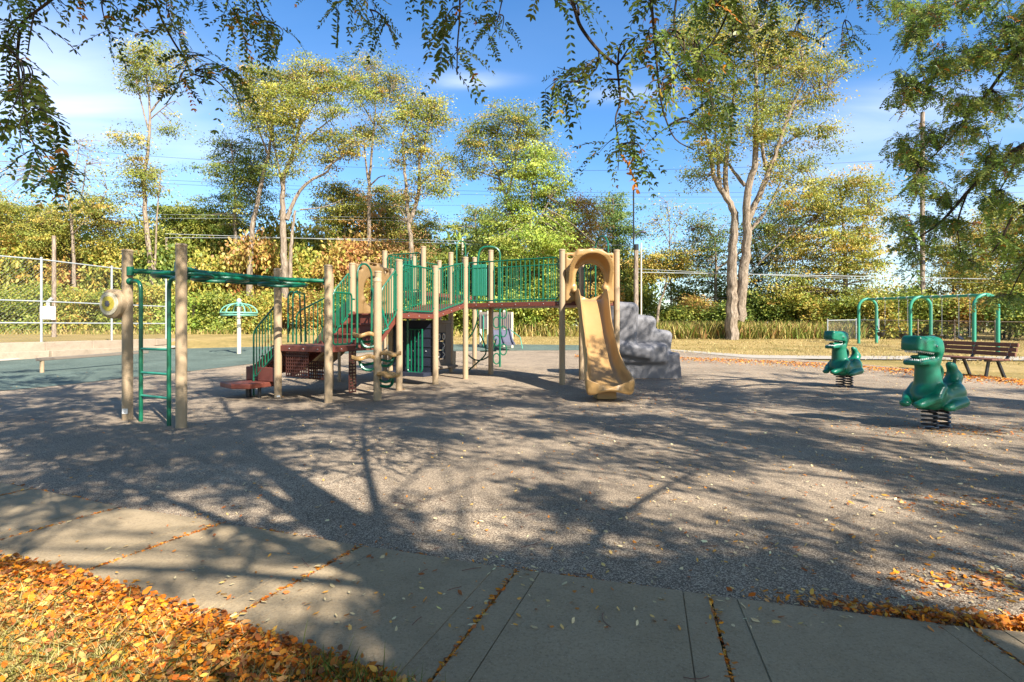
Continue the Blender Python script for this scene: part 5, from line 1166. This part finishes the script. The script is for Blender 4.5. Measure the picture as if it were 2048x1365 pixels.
FAR = [(1800, 30, 60, 40), (1870, 50, 60, 50), (1950, 40, 70, 50), (2020, 60, 50, 60), (1820, 110, 44, 36), (1890, 140, 60, 44), (1970, 130, 60, 50), (2030, 170, 40, 60), (1800, 175, 34, 26), (1850, 210, 50, 34), (1930, 220, 56, 40), (2000, 240, 50, 44), (1790, 225, 22, 20), (1850, 275, 46, 30), (1920, 300, 50, 34), (1990, 320, 50, 40), (1800, 290, 26, 20), (1790, 320, 22, 14), (1850, 335, 36, 22), (2035, 350, 30, 40), (1950, 380, 50, 30), (1880, 400, 44, 26), (1830, 400, 30, 20), (1990, 430, 44, 34), (1900, 465, 50, 30), (1840, 455, 36, 26), (1800, 450, 22, 20), (1850, 505, 46, 28), (1920, 520, 44, 28), (2000, 500, 44, 34), (1790, 520, 24, 24), (1820, 560, 26, 22), (1960, 560, 44, 28), (2030, 570, 30, 40), (1980, 610, 30, 22), (2030, 620, 26, 26), (2090, 200, 50, 200), (2090, 480, 50, 100)]
B_ = CAN['B']
BR = [([(2330, 150), (2180, 225), (2048, 290), (1980, 342), (1935, 385), (1905, 420), (1872, 452), (1830, 480)], 7.4, .06, .012), ([(2330, 360), (2180, 395), (2048, 412), (2022, 440), (2005, 475), (1985, 505)], 7.0, .05, .01), ([(2330, 60), (2180, 60), (2040, 90), (1950, 120), (1880, 150), (1830, 170)], 7.8, .06, .01), ([(2040, 92), (1980, 180), (1930, 240), (1880, 300), (1840, 335)], 7.6, .03, .006), ([(2330, 0), (2100, -40), (1950, -10), (1850, 40)], 8.2, .05, .01), ([(1935, 385), (1915, 450), (1925, 520)], 7.4, .014, .005), ([(2048, 290), (2000, 380), (1960, 420)], 7.4, .016, .005), ([(2180, 395), (2060, 520), (2020, 590)], 7.0, .02, .006)]
for pts, d, r0, r1 in BR: B_.branch(pts, d, r0, r1)
BP = np.array([p for pts, *_ in BR for p in pts if p[0] < 2100])
for px, py, rx, ry in FAR:
    i = np.argmin(((BP - np.array([px, py - 25])) ** 2).sum(1)); d = rng.uniform(6.8, 8.6)
    B_.cluster(px, py, rx, ry, d, int((64 + rx * ry / 20) * (.45 if py > 500 else 1)), tuple(BP[i]), .038, .16, 8, .02, .005, [(112, 136, 54), (132, 154, 64), (92, 114, 46), (156, 162, 76)], .8)
# shading crowns overhead: limbs reaching out, drooping leafy twigs
def shade_density(x, y):
    v = .75 + .0 * x
    v = np.where((x > -.6) & (x < 3.2) & (y > 3.2) & (y < 6.4), .57, v)
    v = np.where((x < -3) & (y > 4.6) & (y < 8.5), .78, v)
    v = np.where((x < -.2) & (x > -3.2) & (y < 5.1), .40, v); v = np.where((x < -3.0) & (y < 5.0), .5, v)
    v = np.where((x > -.3) & (y < 2.75), 1.0, v); v = np.where((x > 1.6) & (y < 3.1), .02, v)
    v = np.where((x > 2.6) & (y > 2.9) & (y < 11), .72, v)
    v = np.where(y > 10.5, .62 - (y - 10.5) * .10, v)
    v = np.where((y > 9) & (x < -5), .55, v)
    return np.clip(v, 0, 1)
def sh_off(h): k = h / math.tan(SUN_EL); return math.sin(SUN_AZ) * k, math.cos(SUN_AZ) * k
NODES = {k: [] for k in TRUNKS}
made = 0
while made < 2700:
    gx, gy = rng.uniform(-13.5, 10.5), rng.uniform(1.2, 15.5)
    if rng.random() < .2: gx, gy = rng.uniform(-.5, 2.0), rng.uniform(1.0, 2.75)
    h = rng.uniform(4.4, 8.6)
    # unseen crowns shaped so their shadows dapple the ground by shade_density and noise
    ua = gx * .777 + gy * .629; wa = -gx * .629 + gy * .777
    st_ = 2.6 if gx > 2.2 else 1.5
    nv = noise.noise(Vector((ua / .52, wa / (.52 * st_), 3.1))) + .6 * noise.noise(Vector((ua / .25, wa / (.25 * st_), 8.2))) + .5 * noise.noise(Vector((gx / 2.6, gy / 2.6, 1.7)))
    if nv < .75 - 1.05 * float(shade_density(np.array(gx), np.array(gy))): continue
    ox, oy = sh_off(h); p = np.array([gx + ox, gy + oy, h])
    if p[1] > -.3 and p[2] < 1.3 + .62 * p[1] + .75: made += .05; continue
    k = min(TRUNKS, key=lambda q: (TRUNKS[q].x - p[0]) ** 2 + (TRUNKS[q].y - p[1]) ** 2)
    NODES[k].append(p); made += 1
    m = int(rng.uniform(50, 90)); ax2 = rng.uniform(0, 6.28); dv = np.array([math.cos(ax2), math.sin(ax2), -.45])
    tt = rng.uniform(-.28, .28, (m, 1)); v = tt * dv + rng.normal(size=(m, 3)) * np.array([.12, .12, .12])
    pp = p + v; okk = ~((pp[:, 1] > -.3) & (pp[:, 2] < 1.3 + .62 * pp[:, 1] + .25)); pp = pp[okk]; m = len(pp)
    if m == 0: continue
    LL = rng.uniform(.07, .125, m)
    CAN[k].L.add(pp, nrm(rng.normal(size=(m, 3)) + np.array([0, 0, -.5])), nrm(rng.normal(size=(m, 3)) * .6 + np.array([0, 0, 1])), LL, LL * .52, pal(LOC + [(120, 124, 50)], m, .15))
LABT = {'A': ('locust_tree', 'locust tree over the sidewalk, its leafy sprays drooping across the sky'), 'B': ('honey_locust', 'fine leaved locust tree reaching in above the park bench and swings'), 'C': ('shade_tree', 'unseen tree whose crown throws streaky shade on the rubber around the large dinosaur'), 'D': ('shade_tree', 'unseen tree whose crown throws shade on the sidewalk beside the leaf covered lawn')}
for k, T0 in TRUNKS.items():
    nm, lab = LABT[k]; t = empty(nm, tuple(T0), lab, 'tree', 'near shade trees')
    b = MB(); r = {'A': .24, 'B': .26, 'C': .25, 'D': .25}[k]; top = Vector((T0.x + .1, T0.y + .15, {'A': 7.4, 'B': 6.0, 'C': 6.2, 'D': 6.0}[k])); r0_ = r
    def on_trunk(z): z = min(max(z, 3.2), top.z); return T0.lerp(top, z / top.z)
    b.tube([T0 + UP * -.2, T0 + UP * .1, T0 + UP * .6, T0 + Vector((.03, .05, 1.8)), T0.lerp(top, .55) + Vector((.04, -.03, 0)), top], [r * 1.5, r * 1.25, r, r * .95, r * .8, r * .4], 14)
    tgt = NODES[k]
    if k == 'A': tgt = tgt + [np.array(wp(c[6][0], c[6][1] - 30, c[4])) for c in NEAR if c[6][1] < -30]
    if k == 'B':
        for pts, d, r0, r1 in BR:
            if pts[0][0] > 2300: q = wp(pts[0][0], pts[0][1], d); b.tube(arcpts(on_trunk(q.z - .5), on_trunk(q.z).lerp(q, .5) + UP * .2, q, 6), [.14, .12, .1, .09, .08, .07, .06], 8)
    # main limbs: greedy far targets, then twigs to the nearest limb point
    limbpts = [top]
    if len(tgt):
        TA = np.array(tgt); order = rng.permutation(len(TA))
        chosen = []
        for i in order:
            if all(np.linalg.norm(TA[i][:2] - TA[j][:2]) > 1.9 for j in chosen): chosen.append(i)
            if len(chosen) >= 9: break
        for i in chosen:
            e = Vector(TA[i]); st = on_trunk(e.z - 1.6); m_ = st.lerp(e, .45) + UP * .5
            if m_.y > 0: m_.z = max(m_.z, 1.9 + .66 * m_.y)
            C = arcpts(st, m_, e, 12); L_ = (e - st).length; r0 = min(.058, .022 + .006 * L_)
            b.tube(C, [r0 * (1 - .82 * q / 12) for q in range(13)], 7); limbpts += C[3:]
        LA = np.array([tuple(p) for p in limbpts])
        for p in TA[::2]:
            i = np.argmin(((LA - p) ** 2).sum(1)); a0 = Vector(LA[i]); e0 = Vector(p)
            if (e0 - a0).length < 4: b.tube(arcpts(a0, a0.lerp(e0, .5) + UP * .1, e0, 4), [.022, .018, .014, .01, .006], 5, caps=False)
    b.add(CAN[k].B.v, CAN[k].B.f)
    tr = b.build('trunk', M['barkd'], t)
    if CAN[k].L.c: CAN[k].L.build('crown', M['leafn'], t)
# ------------------------------------------------------------------ lawn and fallen leaves in front
LIT = [(214, 124, 24), (200, 102, 22), (222, 144, 38), (222, 168, 72), (148, 82, 36), (214, 130, 32), (186, 112, 44)]
LITP = [(232, 190, 110), (222, 160, 70), (238, 214, 160), (204, 130, 56), (176, 104, 52), (214, 190, 140)]
LIT = LIT + [(140, 92, 54), (216, 158, 92)]
LX = np.array([p[0] for p in lawn_far]); LY = np.array([p[1] for p in lawn_far]); o_ = np.argsort(LX); LX, LY = LX[o_], LY[o_]
IX = np.array([p[0] for p in inner]); IY = np.array([p[1] for p in inner])
def litter(name, X, Y, z, L, cols, tilt=.35, curl=.25, wr=.45, thick=0.0):
    n = len(X); a = rng.uniform(0, 2 * np.pi, n); d = np.c_[np.cos(a), np.sin(a), rng.normal(size=n) * tilt * .6]; nn = nrm(np.c_[rng.normal(size=(n, 2)) * tilt, np.ones(n)])
    S_ = Leaves(); S_.add(np.c_[X, Y, z + .006 + .3 * L * tilt * rng.random(n)], nrm(d), nn, L, L * wr * rng.uniform(.75, 1.25, n), cols)
    return tag(S_.build(name, M['litter'], None, True, curl), kind='stuff')
# grass blades
n = 42000; X = rng.uniform(-4.2, .6, n); off = np.abs(rng.normal(size=n)) * .5 + rng.random(n) * .5; Y = np.interp(X, LX, LY) + .03 - off
ok = (Y > .9); X, Y = X[ok], Y[ok]; n = len(X); h = rng.uniform(.02, .075, n)
blades('lawn_grass', X, Y, np.full(n, .012), h, (.0006 + .001 * rng.random(n)), [(176, 164, 84), (130, 136, 56), (206, 186, 116), (186, 164, 92), (216, 200, 140)], 1.1)
n = 260; X = rng.normal(-.5, .16, n); Y = np.interp(X, LX, LY) - np.abs(rng.normal(size=n)) * .05 + .01; h = rng.uniform(.04, .12, n)
blades('edge_grass', X, Y, np.full(n, .012), h, .0012 + .0014 * rng.random(n), [(96, 110, 40), (130, 134, 54)], .5)
# thick cover of orange leaves on the lawn, thinning to the left corner
n = 46000; X = rng.uniform(-4.4, .7, n); off = rng.random(n) ** 1.35 * 1.7; Y = np.interp(X, LX, LY) + .05 + rng.normal(size=n) * .02 - off
dens = np.clip(.85 + .45 * np.sin(X * 3.1 + 1.2 * np.sin(Y * 4)) * np.sin(Y * 3.3 + X) + .6 * np.exp(-(off / .22) ** 2), 0.05, 1)
dens = np.where((X < -1.75) & (off > .5), dens * .45, dens)
ok = (rng.random(n) < dens) & (Y > .9); X, Y = X[ok], Y[ok]; n = len(X)
litter('fallen_leaves', X, Y, .02 + .035 * rng.random(n), rng.uniform(.014, .040, n), pal(LIT, n, .16), .7, .4, .56)
# along the joints, along the seam, and scattered about
xs_, ys_ = [], []
for q in range(1, len(inner) - 1):
    m = 260; p = np.array(inner[q]); dd = joint_dir(inner[q][0]); t_ = rng.random(m) * WID(p[0]); xs_ += list(p[0] + dd[0] * t_ + rng.normal(size=m) * .006); ys_ += list(p[1] + dd[1] * t_ + rng.normal(size=m) * .006)
n = len(xs_); litter('joint_leaves', np.array(xs_), np.array(ys_), np.full(n, .021), rng.uniform(.012, .032, n), pal(LIT, n, .2), .5, .3)
m = 1500; X = rng.uniform(-6, 5.5, m); Y = np.interp(X, IX, IY) + rng.normal(size=m) * .012 + .012
w = np.clip(.5 + .6 * np.sin(X * 5.3) * np.sin(X * 2.1 + 1), .12, 1); w = np.where((X > .9) & (X < 1.6), .15, w); ok = rng.random(m) < w; X, Y = X[ok], Y[ok]
litter('seam_leaves', X, Y, np.full(len(X), .014), rng.uniform(.016, .036, len(X)), pal(LIT, len(X), .18), .5, .3)
m = 1500; u_ = rng.normal(size=m); X = 2.15 + .42 * rng.normal(size=m) + .1; Y = np.interp(X, IX, IY) + .04 + np.abs(rng.normal(size=m)) * .05 - .03 * rng.random(m)
litter('heaped_leaves', X, Y, .02 + .02 * rng.random(m), rng.uniform(.022, .045, m), pal(LIT, m, .16), .6, .35)
m = 330; X = np.r_[rng.normal(2.35, .22, m), rng.normal(5.5, .5, m), rng.normal(3.2, .4, 150), rng.normal(2.5, .5, 200)]; Y = np.r_[rng.normal(2.75, .1, m), rng.normal(6.85, .25, m), rng.normal(4.0, .12, 150), rng.normal(9.8, .3, 200)]
litter('drifted_leaves', X, Y, np.full(len(X), .008), rng.uniform(.022, .045, len(X)), pal(LIT, len(X), .18), .4, .3)
n = 15000; Y = 2.3 + 15 * rng.random(n) ** 1.5; X = rng.uniform(-1.05, 1.0, n) * (Y * .98 + .6)
ok = rng.random(n) < np.clip(.42 + .09 * (X - .5) + .12 * np.sin(X * 2.3) * np.sin(Y * 1.9), .08, .9); ok &= Y > np.interp(X, IX, IY) - 1.0; X, Y = X[ok], Y[ok]; n = len(X)
onw = Y < np.interp(X, IX, IY)
keep = ~onw | (rng.random(n) < .75); X, Y, onw = X[keep], Y[keep], onw[keep]; n = len(X)
litter('scattered_leaves', X, Y, G(Y) + np.where(onw, .029, .009), rng.uniform(.016, .04, n), pal(LITP, n, .16), .3, .25, .42)
n = 4500; px = rng.uniform(1150, 2080, n); yb = np.interp(px, [1150, 1350, 1640, 1830, 2048], [699, 706, 724, 740, 762]) + np.abs(rng.normal(size=n)) * 6 - 1.5; d = F * H / (yb - YH); d = np.where(d > 30, 30, d)
d = F * (H - G(d)) / (yb - YH); X = (px - 1024) * d / F
litter('edge_leaves', X, d, G(d) + .01, rng.uniform(.04, .08, n), pal(LIT, n, .2), .5, .3, .5)
# pale worn blots on the path, twigs
b = MB()
for q in range(26):
    x = rng.uniform(-1.2, 3); y = np.interp(x, IX, IY) + rng.uniform(-.8, 1.4); a = rng.uniform(0, 6.28); l = rng.uniform(.05, .14); zz = .034 if y < np.interp(x, IX, IY) else .014
    d = Vector((math.cos(a), math.sin(a), 0)) * l; s_ = Vector((-d.y, d.x, 0)) * rng.uniform(-.3, .3); p = Vector((x, y, zz)); b.tube(arcpts(p, p + d * .5 + s_, p + d, 5), .0016, 5)
tag(b.build('twig_litter', M['benchw']), kind='stuff')
# ------------------------------------------------------------------ sky, sun, camera
W = bpy.data.worlds.new('World'); S.world = W; W.use_nodes = True; nt = W.node_tree; nt.nodes.clear()
def wn(t, **k):
    x = nt.nodes.new(t)
    for a, v in k.items(): setattr(x, a, v)
    return x
out = wn('ShaderNodeOutputWorld'); bg = wn('ShaderNodeBackground'); sky = wn('ShaderNodeTexSky'); sky.sky_type = 'NISHITA'; sky.sun_disc = False
sky.sun_elevation = SUN_EL; sky.sun_rotation = SUN_AZ; sky.altitude = 100; sky.air_density = 1.0; sky.dust_density = .6; sky.ozone_density = 2.5
hs = wn('ShaderNodeHueSaturation'); hs.inputs['Saturation'].default_value = 1.28; hs.inputs['Hue'].default_value = .503; nt.links.new(sky.outputs[0], hs.inputs['Color'])
tc = wn('ShaderNodeTexCoord'); sp = wn('ShaderNodeSeparateXYZ'); nt.links.new(tc.outputs['Generated'], sp.inputs[0])
def wm(op, a, b=None, c=None):
    x = wn('ShaderNodeMath', operation=op)
    for i, v in enumerate((a, b, c)):
        if v is None: continue
        if hasattr(v, 'links'): nt.links.new(v, x.inputs[i])
        else: x.inputs[i].default_value = v
    return x.outputs[0]
zc = wm('MAXIMUM', wm('ADD', sp.outputs[2], .12), .05)
cb = wn('ShaderNodeCombineXYZ'); nt.links.new(wm('DIVIDE', sp.outputs[0], zc), cb.inputs[0]); nt.links.new(wm('DIVIDE', sp.outputs[1], zc), cb.inputs[1])
mp = wn('ShaderNodeMapping'); mp.inputs['Scale'].default_value = (.42, 1.25, 1); mp.inputs['Rotation'].default_value = (0, 0, .12); mp.inputs['Location'].default_value = (1.7, .4, 0); nt.links.new(cb.outputs[0], mp.inputs[0])
nz = wn('ShaderNodeTexNoise'); nz.inputs['Scale'].default_value = 1.25; nz.inputs['Detail'].default_value = 7; nz.inputs['Roughness'].default_value = .5; nz.inputs['Distortion'].default_value = .5; nt.links.new(mp.outputs[0], nz.inputs['Vector'])
rp_ = wn('ShaderNodeValToRGB'); rp_.color_ramp.elements[0].position = .46; rp_.color_ramp.elements[0].color = (0, 0, 0, 1); rp_.color_ramp.elements[1].position = .78; rp_.color_ramp.elements[1].color = (1, 1, 1, 1); nt.links.new(nz.outputs[0], rp_.inputs[0])
# broad banks of thin cloud in a few parts of the sky
az = wm('ARCTAN2', sp.outputs[0], sp.outputs[1]); el = wm('ARCSINE', sp.outputs[2])
wob = wm('MULTIPLY', wm('SUBTRACT', nz.outputs[0], .5), .35)
def bank(px, py, wa, we, amt):
    a0 = math.atan2((px - 1024) / F, 1); e0 = math.asin(Vector(((px - 1024) / F, 1, (YH - py) / F)).normalized().z)
    u = wm('DIVIDE', wm('SUBTRACT', wm('ADD', az, wob), a0), wa); v = wm('DIVIDE', wm('SUBTRACT', wm('ADD', el, wm('MULTIPLY', wob, .35)), e0), we)
    return wm('MULTIPLY', wm('POWER', 2.718, wm('MULTIPLY', wm('ADD', wm('MULTIPLY', u, u), wm('MULTIPLY', v, v)), -1.0)), amt)
tot = bank(170, 220, .20, .10, .9)
for a in ((90, 120, .2, .07, .5), (1690, 290, .13, .05, .6), (985, 143, .06, .014, .75), (1240, 195, .07, .018, .5), (1900, 460, .2, .06, .6), (640, 205, .1, .03, .35), (300, 300, .16, .025, .5), (1720, 340, .12, .018, .5), (60, 330, .2, .05, .4)): tot = wm('MAXIMUM', tot, bank(*a))
nz2 = wn('ShaderNodeTexNoise'); nz2.inputs['Scale'].default_value = 2.2; nz2.inputs['Detail'].default_value = 6; nz2.inputs['Distortion'].default_value = .6; nt.links.new(mp.outputs[0], nz2.inputs['Vector'])
body = wm('MULTIPLY', tot, wm('ADD', .1, wm('MULTIPLY', 1.35, wm('SUBTRACT', nz2.outputs[0], .12))))
fac = wm('MINIMUM', wm('ADD', wm('MULTIPLY', rp_.outputs[0], .05), body), .92)
mx = wn('ShaderNodeMix', data_type='RGBA'); nt.links.new(fac, mx.inputs[0]); nt.links.new(hs.outputs[0], mx.inputs[6]); mx.inputs[7].default_value = (5.8, 6.1, 7.0, 1)
nt.links.new(mx.outputs[2], bg.inputs[0]); bg.inputs[1].default_value = .1; nt.links.new(bg.outputs[0], out.inputs[0])
sl_ = bpy.data.lights.new('sun', 'SUN'); sl_.energy = 5.0; sl_.angle = R(.53); sl_.color = (1.0, .965, .91)
so = bpy.data.objects.new('sun', sl_); COL.objects.link(so); so.rotation_euler = SD.to_track_quat('Z', 'Y').to_euler(); so.location = (20, -25, 30)
cam = bpy.data.cameras.new('camera'); co_ = bpy.data.objects.new('camera', cam); COL.objects.link(co_)
cam.sensor_width = 36; cam.sensor_fit = 'HORIZONTAL'; cam.lens = F / 2048 * 36; cam.shift_y = -(1365 / 2 - YH) / 2048; cam.clip_start = .05; cam.clip_end = 3000
co_.location = (0, 0, H); co_.rotation_euler = (math.pi / 2, 0, 0); S.camera = co_
vs = S.view_settings; vs.view_transform = 'Standard'; vs.look = 'None'; vs.gamma = 1; vs.exposure = 1.35; vs.use_curve_mapping = False
S.cycles.use_denoising = True; S.cycles.max_bounces = 6; S.cycles.diffuse_bounces = 3; S.cycles.transmission_bounces = 4; S.cycles.sample_clamp_indirect = 6
